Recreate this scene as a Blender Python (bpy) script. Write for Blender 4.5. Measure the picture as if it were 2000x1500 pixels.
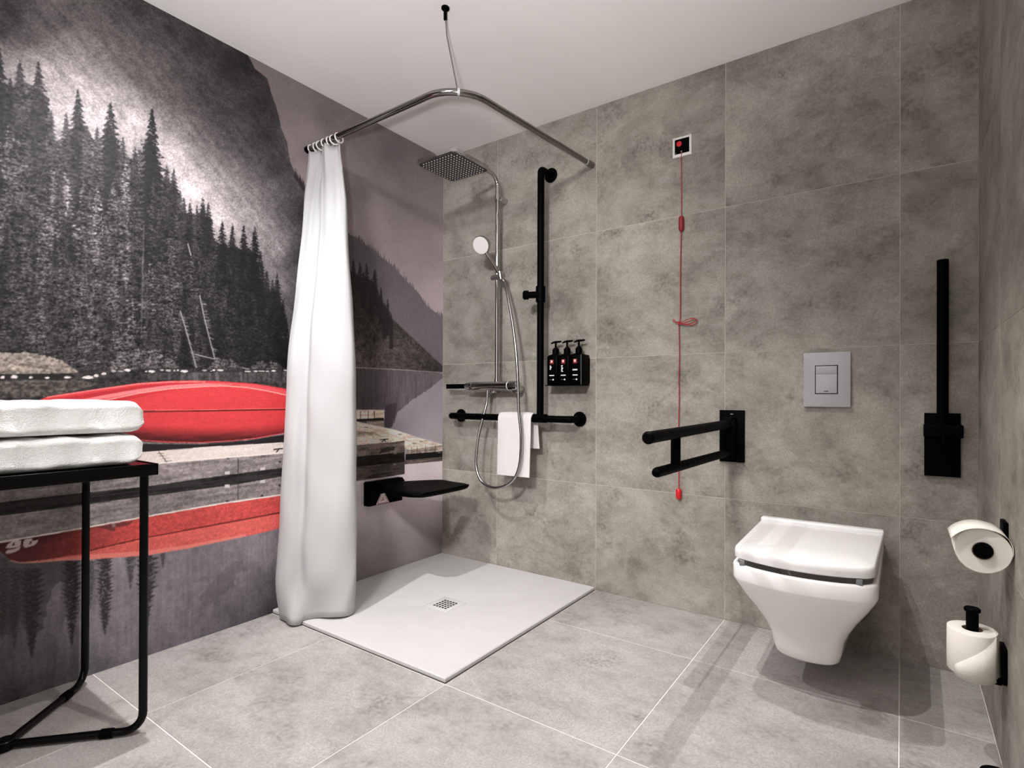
import bpy, bmesh, math, random
import numpy as np
from mathutils import Vector, Matrix

for o in list(bpy.data.objects):
    bpy.data.objects.remove(o, do_unlink=True)
SC = bpy.context.scene
COL = SC.collection
PI = math.pi

# ------------------------------------------------------------------ camera
F_PX, CX, CY = 1045.61, 1063.48, 773.96
YAW, PITCH, ROLL = 0.5878, 0.00295, 0.00319
CAM = np.array([2.2124, -2.2550, 0.9134])
W, H = 2.4234, 2.3030          # room width (x) and ceiling height
YF = -3.40                     # wall behind the camera
_fw = np.array([-math.sin(YAW), math.cos(YAW), 0.0])
_rt = np.array([math.cos(YAW), math.sin(YAW), 0.0])
_up = np.array([0.0, 0.0, 1.0])
FW = math.cos(PITCH) * _fw + math.sin(PITCH) * _up
_u2 = math.cos(PITCH) * _up - math.sin(PITCH) * _fw
RT = math.cos(ROLL) * _rt + math.sin(ROLL) * _u2
UP = math.cos(ROLL) * _u2 - math.sin(ROLL) * _rt

cd = bpy.data.cameras.new('camera')
cd.sensor_width = 36.0
cd.sensor_fit = 'HORIZONTAL'
cd.lens = F_PX * 36.0 / 2000.0
cd.shift_x = -(CX - 1000.0) / 2000.0
cd.shift_y = (CY - 750.0) / 2000.0
cd.clip_start = 0.02
cam = bpy.data.objects.new('camera', cd)
COL.objects.link(cam)
cam.matrix_world = Matrix(((RT[0], UP[0], -FW[0], CAM[0]),
                           (RT[1], UP[1], -FW[1], CAM[1]),
                           (RT[2], UP[2], -FW[2], CAM[2]),
                           (0, 0, 0, 1)))
SC.camera = cam

# ------------------------------------------------------------------ world, light, exposure
wd = bpy.data.worlds.new('world')
SC.world = wd
wd.use_nodes = True
wd.node_tree.nodes['Background'].inputs[0].default_value = (1, 1, 1, 1)
wd.node_tree.nodes['Background'].inputs[1].default_value = 0.05
SC.view_settings.view_transform = 'Standard'
SC.view_settings.look = 'None'
SC.view_settings.gamma = 1.0
SC.view_settings.use_curve_mapping = False
SC.view_settings.exposure = 0.50

# recessed downlights: (x, y, watts, beam deg, blend, aim point, colour)
WARM = (1.0, 0.985, 0.965)
NEUT = (1.0, 0.992, 1.0)
LAMPS = [
    (0.50, -1.58, 104, 124, 1.0, None, NEUT, 0.010),
    (1.60, -1.45, 76, 100, 1.0, None, WARM, 0.009),
    (1.50, -0.70, 46, 56, 0.75, (2.10, -0.46, 0.10), WARM, 0.008),
    (1.05, -2.55, 28, 140, 1.0, None, NEUT, 0.03),  # added fill lamp behind the camera, brightens towels and floor
    (1.65, -2.80, 350, 62, 1.0, (0.40, 0.0, 0.92), NEUT, 0.20),  # added fill spot behind the camera, brightens the shower wall
]
FILL_WIN = 2.5                     # fill light of an added, unseen window behind the camera
FILL_WINC = (1.0, 0.99, 1.0)
FILL_UPL = 130.0                    # added unseen uplighter behind the camera, brightens the ceiling

# ------------------------------------------------------------------ helpers
def wl(o):
    v = Vector((0, 0, 0))
    while o is not None:
        v += o.location
        o = o.parent
    return v


class MB:
    """collects geometry (world coordinates) and builds ONE mesh object"""
    def __init__(self):
        self.v = []
        self.f = []

    def add(self, vs, fs):
        n = len(self.v)
        self.v += [tuple(map(float, p)) for p in vs]
        self.f += [tuple(i + n for i in q) for q in fs]
        return self

    def box(self, a, b, bev=0.0):
        x0, y0, z0 = [min(p, q) for p, q in zip(a, b)]
        x1, y1, z1 = [max(p, q) for p, q in zip(a, b)]
        if bev <= 0:
            vs = [(x0, y0, z0), (x1, y0, z0), (x1, y1, z0), (x0, y1, z0), (x0, y0, z1), (x1, y0, z1), (x1, y1, z1), (x0, y1, z1)]
            return self.add(vs, [(0, 3, 2, 1), (4, 5, 6, 7), (0, 1, 5, 4), (1, 2, 6, 5), (2, 3, 7, 6), (3, 0, 4, 7)])
        bm = bmesh.new()
        bmesh.ops.create_cube(bm, size=1.0)
        for v in bm.verts:
            v.co = Vector(((x0 + x1) / 2 + v.co.x * (x1 - x0), (y0 + y1) / 2 + v.co.y * (y1 - y0), (z0 + z1) / 2 + v.co.z * (z1 - z0)))
        bmesh.ops.bevel(bm, geom=list(bm.edges), offset=bev, segments=3, profile=0.5, affect='EDGES')
        return self.take(bm)

    def take(self, bm):
        bm.verts.index_update()
        self.add([v.co for v in bm.verts], [[v.index for v in f.verts] for f in bm.faces])
        bm.free()
        return self

    def loft(self, loops, cap=True, closed=True):
        n = len(loops[0])
        vs = [p for l in loops for p in l]
        fs = []
        m = n if closed else n - 1
        for i in range(len(loops) - 1):
            for j in range(m):
                k = (j + 1) % n
                fs.append((i * n + j, i * n + k, (i + 1) * n + k, (i + 1) * n + j))
        if cap and closed:
            fs.append(tuple(range(n - 1, -1, -1)))
            fs.append(tuple(range((len(loops) - 1) * n, len(loops) * n)))
        return self.add(vs, fs)

    def tube(self, pts, r, n=14, cap=True):
        pts = [Vector(p) for p in pts]
        rs = r if isinstance(r, (list, tuple)) else [r] * len(pts)
        loops = []
        prev = None
        for i, p in enumerate(pts):
            a = pts[max(i - 1, 0)]
            b = pts[min(i + 1, len(pts) - 1)]
            d = (b - a).normalized()
            if prev is None:
                ref = Vector((0, 0, 1)) if abs(d.z) < 0.9 else Vector((1, 0, 0))
                u = d.cross(ref).normalized()
            else:
                u = (prev - d * prev.dot(d)).normalized()
            prev = u
            w = d.cross(u)
            loops.append([p + (u * math.cos(2 * PI * k / n) + w * math.sin(2 * PI * k / n)) * rs[i] for k in range(n)])
        return self.loft(loops, cap)

    def cyl(self, a, b, r, n=24, bev=0.0):
        a, b = Vector(a), Vector(b)
        d = (b - a).normalized()
        if bev > 0:
            return self.tube([a, a + d * 1e-5, a + d * bev, b - d * bev, b - d * 1e-5, b],
                             [max(r - bev, 1e-4), r - bev, r, r, r - bev, max(r - bev, 1e-4)], n)
        return self.tube([a, b], r, n)

    def prism(self, poly, off):
        """poly: list of 3d points (planar), extruded by vector off"""
        off = Vector(off)
        n = len(poly)
        vs = [Vector(p) for p in poly] + [Vector(p) + off for p in poly]
        fs = [tuple(range(n)), tuple(range(2 * n - 1, n - 1, -1))]
        for i in range(n):
            j = (i + 1) % n
            fs.append((i, i + n, j + n, j))
        return self.add(vs, fs)

    def ring(self, c, axis, r0, r1, h, n=32):
        """flat ring with thickness h along axis"""
        c, d = Vector(c), Vector(axis).normalized()
        ref = Vector((0, 0, 1)) if abs(d.z) < 0.9 else Vector((1, 0, 0))
        u = d.cross(ref).normalized()
        w = d.cross(u)
        L = []
        for rr, hh in ((r0, 0), (r1, 0), (r1, h), (r0, h), (r0, 0)):
            L.append([c + d * hh + (u * math.cos(2 * PI * k / n) + w * math.sin(2 * PI * k / n)) * rr for k in range(n)])
        return self.loft(L, cap=False)

    def torus(self, c, axis, R, r, n=24, m=8):
        c, d = Vector(c), Vector(axis).normalized()
        ref = Vector((0, 0, 1)) if abs(d.z) < 0.9 else Vector((1, 0, 0))
        u = d.cross(ref).normalized()
        w = d.cross(u)
        L = []
        for i in range(n + 1):
            t = 2 * PI * i / n
            e = u * math.cos(t) + w * math.sin(t)
            L.append([c + e * (R + r * math.cos(2 * PI * k / m)) + d * r * math.sin(2 * PI * k / m) for k in range(m)])
        return self.loft(L, cap=False)

    def build(self, name, mat, parent=None, smooth=35.0):
        off = wl(parent) if parent is not None else Vector((0, 0, 0))
        me = bpy.data.meshes.new(name)
        me.from_pydata([(p[0] - off.x, p[1] - off.y, p[2] - off.z) for p in self.v], [], self.f)
        bm = bmesh.new()
        bm.from_mesh(me)
        bmesh.ops.recalc_face_normals(bm, faces=bm.faces)
        bm.to_mesh(me)
        bm.free()
        if smooth:
            for p in me.polygons:
                p.use_smooth = True
            me.set_sharp_from_angle(angle=math.radians(smooth))
        me.materials.append(mat)
        o = bpy.data.objects.new(name, me)
        COL.objects.link(o)
        o.parent = parent
        return o


def thing(name, label, cat, loc, group=None):
    o = bpy.data.objects.new(name, None)
    o.empty_display_size = 0.05
    COL.objects.link(o)
    o.location = loc
    o['label'] = label
    o['category'] = cat
    if group:
        o['group'] = group
    return o


def tag(o, label, cat, group=None):
    o['label'] = label
    o['category'] = cat
    if group:
        o['group'] = group
    return o


def struct(o):
    o['kind'] = 'structure'
    return o


def rebase(o, loc):
    """move a single-mesh thing's origin to loc"""
    loc = Vector(loc)
    o.data.transform(Matrix.Translation(-loc))
    o.location = loc
    return o


def round_path(pts, r, n=8):
    """polyline with rounded inner corners of radius r"""
    P = [Vector(p) for p in pts]
    out = [P[0]]
    for i in range(1, len(P) - 1):
        a, b, c = P[i - 1], P[i], P[i + 1]
        d1, d2 = (a - b).normalized(), (c - b).normalized()
        ang = d1.angle(d2)
        t = min(r / math.tan(ang / 2), (a - b).length * .49, (c - b).length * .49)
        p1, p2 = b + d1 * t, b + d2 * t
        rr = t * math.tan(ang / 2)
        cen = b + (d1 + d2).normalized() * (rr / math.sin(ang / 2))
        v1, v2 = p1 - cen, p2 - cen
        tot = v1.angle(v2)
        for k in range(n + 1):
            s = k / n
            out.append(cen + (v1 * math.sin((1 - s) * tot) + v2 * math.sin(s * tot)) / math.sin(tot))
    out.append(P[-1])
    return out


def spline(pts, sub=6):
    P = [Vector(p) for p in pts]
    out = []
    for i in range(len(P) - 1):
        p0, p1, p2, p3 = P[max(i - 1, 0)], P[i], P[i + 1], P[min(i + 2, len(P) - 1)]
        for k in range(sub):
            t = k / sub
            out.append(0.5 * ((2 * p1) + (p2 - p0) * t + (2 * p0 - 5 * p1 + 4 * p2 - p3) * t * t + (3 * p1 - p0 - 3 * p2 + p3) * t ** 3))
    out.append(P[-1])
    return out


# ------------------------------------------------------------------ materials
def s2l(c):
    c = c / 255.0
    return c / 12.92 if c <= 0.04045 else ((c + 0.055) / 1.055) ** 2.4


def rgb(r, g, b):
    return (s2l(r), s2l(g), s2l(b), 1.0)


def mat(name, col, rough=0.5, metal=0.0, spec=0.5, **kw):
    m = bpy.data.materials.new(name)
    m.use_nodes = True
    b = m.node_tree.nodes['Principled BSDF']
    b.inputs['Base Color'].default_value = col if len(col) == 4 else (*col, 1)
    b.inputs['Roughness'].default_value = rough
    b.inputs['Metallic'].default_value = metal
    b.inputs['Specular IOR Level'].default_value = spec
    for k, v in kw.items():
        b.inputs[k.replace('_', ' ')].default_value = v
    return m


def nd(m, typ, **kw):
    n = m.node_tree.nodes.new(typ)
    for k, v in kw.items():
        if k in n.bl_rna.properties:
            setattr(n, k, v)
        else:
            n.inputs[k.replace('_', ' ')].default_value = v
    return n


def ln(m, a, b):
    m.node_tree.links.new(a, b)


def bsdf(m):
    return m.node_tree.nodes['Principled BSDF']


def ramp(m, stops):
    r = m.node_tree.nodes.new('ShaderNodeValToRGB')
    e = r.color_ramp.elements
    while len(e) > 1:
        e.remove(e[0])
    for i, (p, c) in enumerate(stops):
        k = e[0] if i == 0 else e.new(p)
        k.position = p
        k.color = c
    return r


def noisy(name, c1, c2, scale, rough=0.5, metal=0.0, bump=0.0, bscale=None, spec=0.5):
    """two-tone noise colour plus fine relief"""
    m = mat(name, c1, rough, metal, spec)
    tc = nd(m, 'ShaderNodeTexCoord')
    n = nd(m, 'ShaderNodeTexNoise', Scale=scale, Detail=5.0)
    ln(m, tc.outputs['Object'], n.inputs['Vector'])
    r = ramp(m, [(0.3, c1), (0.7, c2)])
    ln(m, n.outputs['Fac'], r.inputs['Fac'])
    ln(m, r.outputs['Color'], bsdf(m).inputs['Base Color'])
    if bump:
        n2 = nd(m, 'ShaderNodeTexNoise', Scale=bscale or scale * 4, Detail=3.0)
        ln(m, tc.outputs['Object'], n2.inputs['Vector'])
        bp = nd(m, 'ShaderNodeBump', Strength=bump, Distance=0.004)
        ln(m, n2.outputs['Fac'], bp.inputs['Height'])
        ln(m, bp.outputs['Normal'], bsdf(m).inputs['Normal'])
    return m


def concrete_tile(name, squash, TILE_C, TILE_D):
    """grey concrete-look porcelain; every tile (object) gets its own patch; squash = stretch of the brushed grain"""
    m = mat(name, (0.3, 0.28, 0.26), 0.55, 0, 0.25)
    tc = nd(m, 'ShaderNodeTexCoord')
    oi = nd(m, 'ShaderNodeObjectInfo')
    mul = nd(m, 'ShaderNodeMath', operation='MULTIPLY')
    mul.inputs[1].default_value = 37.0
    ln(m, oi.outputs['Random'], mul.inputs[0])
    cmb = nd(m, 'ShaderNodeCombineXYZ')
    for k in range(3):
        ln(m, mul.outputs[0], cmb.inputs[k])
    ad = nd(m, 'ShaderNodeVectorMath', operation='ADD')
    ln(m, tc.outputs['Object'], ad.inputs[0])
    ln(m, cmb.outputs[0], ad.inputs[1])
    V = ad.outputs[0]
    mp = nd(m, 'ShaderNodeMapping')
    mp.inputs['Scale'].default_value = squash
    ln(m, V, mp.inputs['Vector'])
    VS = mp.outputs[0]

    def nse(vec, sc, det, ro, dist=0.0):
        n = nd(m, 'ShaderNodeTexNoise', Scale=sc, Detail=det, Roughness=ro, Distortion=dist)
        ln(m, vec, n.inputs['Vector'])
        return n.outputs['Fac']

    def rmp(f, a_, b_, lo=0.0, hi=1.0):
        r = ramp(m, [(a_, (lo, lo, lo, 1)), (b_, (hi, hi, hi, 1))])
        ln(m, f, r.inputs['Fac'])
        return r.outputs['Color']

    def mth(op, a_, b_):
        n = nd(m, 'ShaderNodeMath', operation=op)
        for i, q in enumerate((a_, b_)):
            if isinstance(q, (int, float)):
                n.inputs[i].default_value = q
            else:
                ln(m, q, n.inputs[i])
        return n.outputs[0]

    big = nse(VS, 3.6, 9.0, 0.74, 0.3)
    c = ramp(m, [(0.30, TILE_C[0]), (0.46, TILE_C[1]), (0.60, TILE_C[2]), (0.76, TILE_C[3])])
    ln(m, big, c.inputs['Fac'])
    patch = rmp(nse(VS, 5.5, 7.0, 0.74), 0.48, 0.66)
    pit = rmp(nse(V, 85.0, 6.0, 0.88), 0.45, 0.56)
    f1 = mth('MULTIPLY', mth('MULTIPLY', patch, pit), 0.80)
    mx = nd(m, 'ShaderNodeMixRGB', blend_type='MIX')
    ln(m, f1, mx.inputs['Fac'])
    ln(m, c.outputs['Color'], mx.inputs['Color1'])
    mx.inputs['Color2'].default_value = TILE_D
    # pale worn smears
    f2 = mth('MULTIPLY', rmp(nse(VS, 7.0, 5.0, 0.7), 0.58, 0.74), 0.35)
    m3 = nd(m, 'ShaderNodeMixRGB', blend_type='MIX')
    ln(m, f2, m3.inputs['Fac'])
    ln(m, mx.outputs['Color'], m3.inputs['Color1'])
    m3.inputs['Color2'].default_value = TILE_C[4]
    gr = nse(V, 170.0, 4.0, 0.85)
    m2 = nd(m, 'ShaderNodeMixRGB', blend_type='MULTIPLY', Fac=1.0)
    ln(m, m3.outputs['Color'], m2.inputs['Color1'])
    ln(m, rmp(gr, 0.30, 0.70, 0.68, 1.28), m2.inputs['Color2'])
    ln(m, m2.outputs['Color'], bsdf(m).inputs['Base Color'])
    bp = nd(m, 'ShaderNodeBump', Strength=0.06, Distance=0.002)
    ln(m, gr, bp.inputs['Height'])
    ln(m, bp.outputs['Normal'], bsdf(m).inputs['Normal'])
    return m


M = {}
M['tile_wall'] = concrete_tile('concrete_wall_tile', (0.92, 0.92, 1.22), [rgb(108, 103, 93), rgb(144, 138, 128), rgb(163, 157, 147), rgb(180, 174, 164), rgb(194, 189, 179)], rgb(78, 72, 63))
M['tile_floor'] = concrete_tile('concrete_floor_tile', (0.9, 1.2, 1.0), [rgb(144, 139, 134), rgb(161, 156, 152), rgb(171, 166, 163), rgb(179, 174, 172), rgb(189, 185, 183)], rgb(104, 98, 91))
M['grout'] = noisy('grout', rgb(190, 183, 172), rgb(202, 195, 184), 40, 0.9)
M['grout_floor'] = noisy('floor_grout', rgb(222, 216, 209), rgb(230, 225, 219), 40, 0.9)
M['ceil'] = noisy('ceiling_paint', rgb(243, 239, 238), rgb(246, 242, 241), 3, 0.9, bump=0.02, bscale=150)
M['plaster'] = noisy('plaster', rgb(214, 208, 202), rgb(222, 217, 211), 3, 0.9)
M['greywall'] = noisy('grey_wall', rgb(128, 122, 113), rgb(140, 134, 125), 4, 0.8)
M['black'] = noisy('black_coated_metal', (0.0006, 0.0006, 0.0006, 1), (0.0010, 0.0010, 0.0010, 1), 30, 0.5, spec=0.03)
M['blackgloss'] = noisy('black_lacquer', (0.0008, 0.0008, 0.0008, 1), (0.0014, 0.0014, 0.0014, 1), 20, 0.25, spec=0.16)
M['blackplastic'] = noisy('black_plastic', (0.0006, 0.0006, 0.0006, 1), (0.0010, 0.0010, 0.0010, 1), 30, 0.4, spec=0.03)
M['hole'] = noisy('dark_hole', (0.01, 0.01, 0.01, 1), (0.014, 0.014, 0.014, 1), 30, 0.9, spec=0.1)
M['chrome'] = noisy('chrome', (0.50, 0.49, 0.48, 1), (0.56, 0.55, 0.54, 1), 3, 0.07, 1.0)
M['darkchrome'] = noisy('dark_polished_rail', (0.22, 0.21, 0.195, 1), (0.27, 0.255, 0.24, 1), 3, 0.14, 1.0)
M['steel'] = noisy('satin_steel', rgb(158, 158, 160), rgb(172, 172, 174), 6, 0.55, 0.25)
M['hose'] = noisy('hose_steel', (0.36, 0.355, 0.35, 1), (0.44, 0.435, 0.43, 1), 80, 0.24, 1.0)
M['greyplate'] = noisy('nozzle_plate', (0.022, 0.022, 0.023, 1), (0.032, 0.032, 0.033, 1), 10, 0.35, 0.2)
M['ceramic'] = noisy('white_ceramic', rgb(246, 244, 243), rgb(248, 246, 245), 2, 0.10, spec=0.5)
M['lid'] = noisy('white_lid_plastic', rgb(232, 229, 228), rgb(234, 232, 231), 2, 0.22, spec=0.5)
M['tray'] = noisy('white_stone_tray', rgb(195, 192, 191), rgb(199, 196, 195), 9, 0.5, bump=0.03, bscale=220)
M['whiteplastic'] = noisy('white_plastic', rgb(220, 216, 214), rgb(224, 221, 219), 6, 0.35)
M['greyrubber'] = noisy('grey_rubber', rgb(112, 114, 114), rgb(122, 124, 124), 20, 0.6)
M['greyshade'] = noisy('shade_grey', rgb(62, 58, 54), rgb(74, 70, 65), 30, 0.8)  # shade tone for the strip round the tray
M['curtain'] = noisy('white_curtain', rgb(172, 172, 172), rgb(176, 176, 176), 5, 0.7, bump=0.02, bscale=400, spec=0.2)
M['towel'] = noisy('white_terry', rgb(234, 233, 231), rgb(242, 241, 240), 60, 0.95, bump=0.55, bscale=330, spec=0.1)
M['facetowel'] = noisy('white_face_towel', rgb(214, 208, 207), rgb(217, 212, 211), 60, 0.95, bump=0.25, bscale=420, spec=0.1)
M['paper'] = noisy('toilet_paper', rgb(226, 220, 210), rgb(229, 225, 216), 30, 0.95, bump=0.1, bscale=250, spec=0.05)
M['card'] = noisy('cardboard_core', rgb(150, 118, 84), rgb(164, 132, 98), 30, 0.9)
M['red'] = noisy('red_plastic', rgb(196, 20, 34), rgb(204, 24, 38), 10, 0.3)
M['redcord'] = noisy('red_cord', rgb(150, 34, 40), rgb(172, 46, 50), 200, 0.8)
M['redbead'] = noisy('red_bead', rgb(126, 16, 28), rgb(142, 20, 32), 60, 0.5)
M['redlabel'] = noisy('red_label', rgb(104, 12, 22), rgb(116, 16, 26), 60, 0.5)
M['pinkmark'] = noisy('pale_print', rgb(238, 178, 178), rgb(244, 190, 190), 60, 0.5)
M['whiteprint'] = noisy('white_print', rgb(216, 214, 214), rgb(226, 224, 224), 60, 0.6)
M['greyprint'] = noisy('grey_print', rgb(92, 92, 96), rgb(104, 104, 108), 60, 0.6)

# emitting lens of the lamps
M['lens'] = mat('lamp_lens', (1, 1, 1), 0.5)
bsdf(M['lens']).inputs['Emission Color'].default_value = (1, 0.96, 0.92, 1)
bsdf(M['lens']).inputs['Emission Strength'].default_value = 6.0

M['fillpane'] = mat('glowing_fill_pane', (0.9, 0.9, 0.9), 0.4)  # glowing pane of the added fill window
bsdf(M['fillpane']).inputs['Emission Color'].default_value = (1, 1, 1, 1)
bsdf(M['fillpane']).inputs['Emission Strength'].default_value = 1.0

# ------------------------------------------------------------------ room shell
T = 0.602
XJ = [0.4020, 1.0035, 1.6055, 2.2080]
ZJ = [0.5014, 1.1034, 1.7054]
YJ = [-0.405, -1.007, -1.609, -2.211, -2.813]
RJ = [-0.469, -1.071, -1.673, -2.275, -2.877]
G = 0.0019                      # grout width
_tiles = {}


def tile(parent, axis, a0, a1, b0, b1, plane, sign):
    """one tile: rectangle (a,b) on the plane axis=plane; sign = direction of its face"""
    gw = 0.0030 if axis == 2 else G
    w, h = a1 - a0 - gw, b1 - b0 - gw
    key = (axis, sign, round(w, 4), round(h, 4))
    if key not in _tiles:
        i = 0.0007
        vs, t = [], 0.004
        for d, e in ((-t, 0), (-0.0007, 0), (0, i)):
            for sx, sy in ((-1, -1), (1, -1), (1, 1), (-1, 1)):
                p, q = sx * (w / 2 - e), sy * (h / 2 - e)
                vs.append({0: (d * sign, p, q), 1: (p, d * sign, q), 2: (p, q, d * sign)}[axis])
        fs = [(0, 1, 2, 3), (8, 9, 10, 11)]
        for l in (0, 4):
            for k in range(4):
                fs.append((l + k, l + (k + 1) % 4, l + 4 + (k + 1) % 4, l + 4 + k))
        me = bpy.data.meshes.new('tile')
        me.from_pydata(vs, [], fs)
        bm = bmesh.new()
        bm.from_mesh(me)
        bmesh.ops.recalc_face_normals(bm, faces=bm.faces)
        bm.to_mesh(me)
        bm.free()
        me.materials.append(M['tile_floor' if axis == 2 else 'tile_wall'])
        _tiles[key] = me
    o = bpy.data.objects.new('tile', _tiles[key])
    COL.objects.link(o)
    ca, cb = (a0 + a1) / 2, (b0 + b1) / 2
    o.location = {0: (plane, ca, cb), 1: (ca, plane, cb), 2: (ca, cb, plane)}[axis]
    o.parent = parent
    return o


TH = 0.10
g = 0.0012
floor = struct(MB().box((-TH, YF - TH, -TH), (W + TH, TH, -g)).build('floor', M['grout_floor'], None, 0))
xs = [0.0] + XJ + [W]
ys = [0.0] + YJ + [YF]
for i in range(len(xs) - 1):
    for j in range(len(ys) - 1):
        if i < 2 and j < 2:
            continue           # under the shower tray
        tile(floor, 2, xs[i], xs[i + 1], ys[j + 1], ys[j], 0.0, 1)
wall_back = struct(MB().box((-TH, g, 0), (W + TH, TH, H)).build('wall_back', M['grout'], None, 0))
zs = [0.0] + ZJ + [H]
for i in range(len(xs) - 1):
    for j in range(len(zs) - 1):
        tile(wall_back, 1, xs[i], xs[i + 1], zs[j], zs[j + 1], 0.0, -1)
wall_right = struct(MB().box((W + g, YF - TH, 0), (W + TH, g, H)).build('wall_right', M['grout'], None, 0))
rs = [0.0] + RJ + [YF]
for i in range(len(rs) - 1):
    for j in range(len(zs) - 1):
        tile(wall_right, 0, rs[i + 1], rs[i], zs[j], zs[j + 1], W, -1)
wall_left = struct(MB().box((-TH, YF - TH, 0), (-0.0015, g, H)).build('wall_left', M['plaster'], None, 0))
# front wall (behind the camera) with an added glowing window as fill light
WX0, WX1, WZ0, WZ1 = 0.95, 2.15, 0.70, 2.00
wf = MB()
for a_, b_ in (((-TH, 0), (WX0, H)), ((WX1, 0), (W + TH, H)), ((WX0, 0), (WX1, WZ0)), ((WX0, WZ1), (WX1, H))):
    wf.box((a_[0], YF - TH, a_[1]), (b_[0], YF, b_[1]))
wall_front = struct(wf.build('wall_front', M['greywall'], None, 0))
fill_win = struct(MB().box((WX0, YF - .06, WZ0), (WX1, YF - .05, WZ1)).build('fill_window', M['fillpane'], None, 0))
wfr = MB()
for a_, b_ in (((WX0, WZ0), (WX0 + .05, WZ1)), ((WX1 - .05, WZ0), (WX1, WZ1)), ((WX0 + .05, WZ0), (WX1 - .05, WZ0 + .05)), ((WX0 + .05, WZ1 - .05), (WX1 - .05, WZ1))):
    wfr.box((a_[0], YF - .05, a_[1]), (b_[0], YF - .012, b_[1]), .002)
wfr.build('fill_window_frame', M['whiteplastic'], fill_win)
wa = bpy.data.lights.new('fill_window_light', 'AREA')
wa.shape = 'RECTANGLE'
wa.size, wa.size_y = WX1 - WX0 - .12, WZ1 - WZ0 - .12
wa.energy = FILL_WIN
wa.color = FILL_WINC
wao = bpy.data.objects.new('fill_window_light', wa)
COL.objects.link(wao)
wao.location = ((WX0 + WX1) / 2, YF - .008, (WZ0 + WZ1) / 2)
wao.rotation_euler = (PI / 2, 0, PI)
wao.rotation_euler = Vector((0, 1, 0)).to_track_quat('-Z', 'Z').to_euler()
ceiling = struct(MB().box((-TH, YF - TH, H), (W + TH, TH, H + TH)).build('ceiling', M['ceil'], None, 0))

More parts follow.
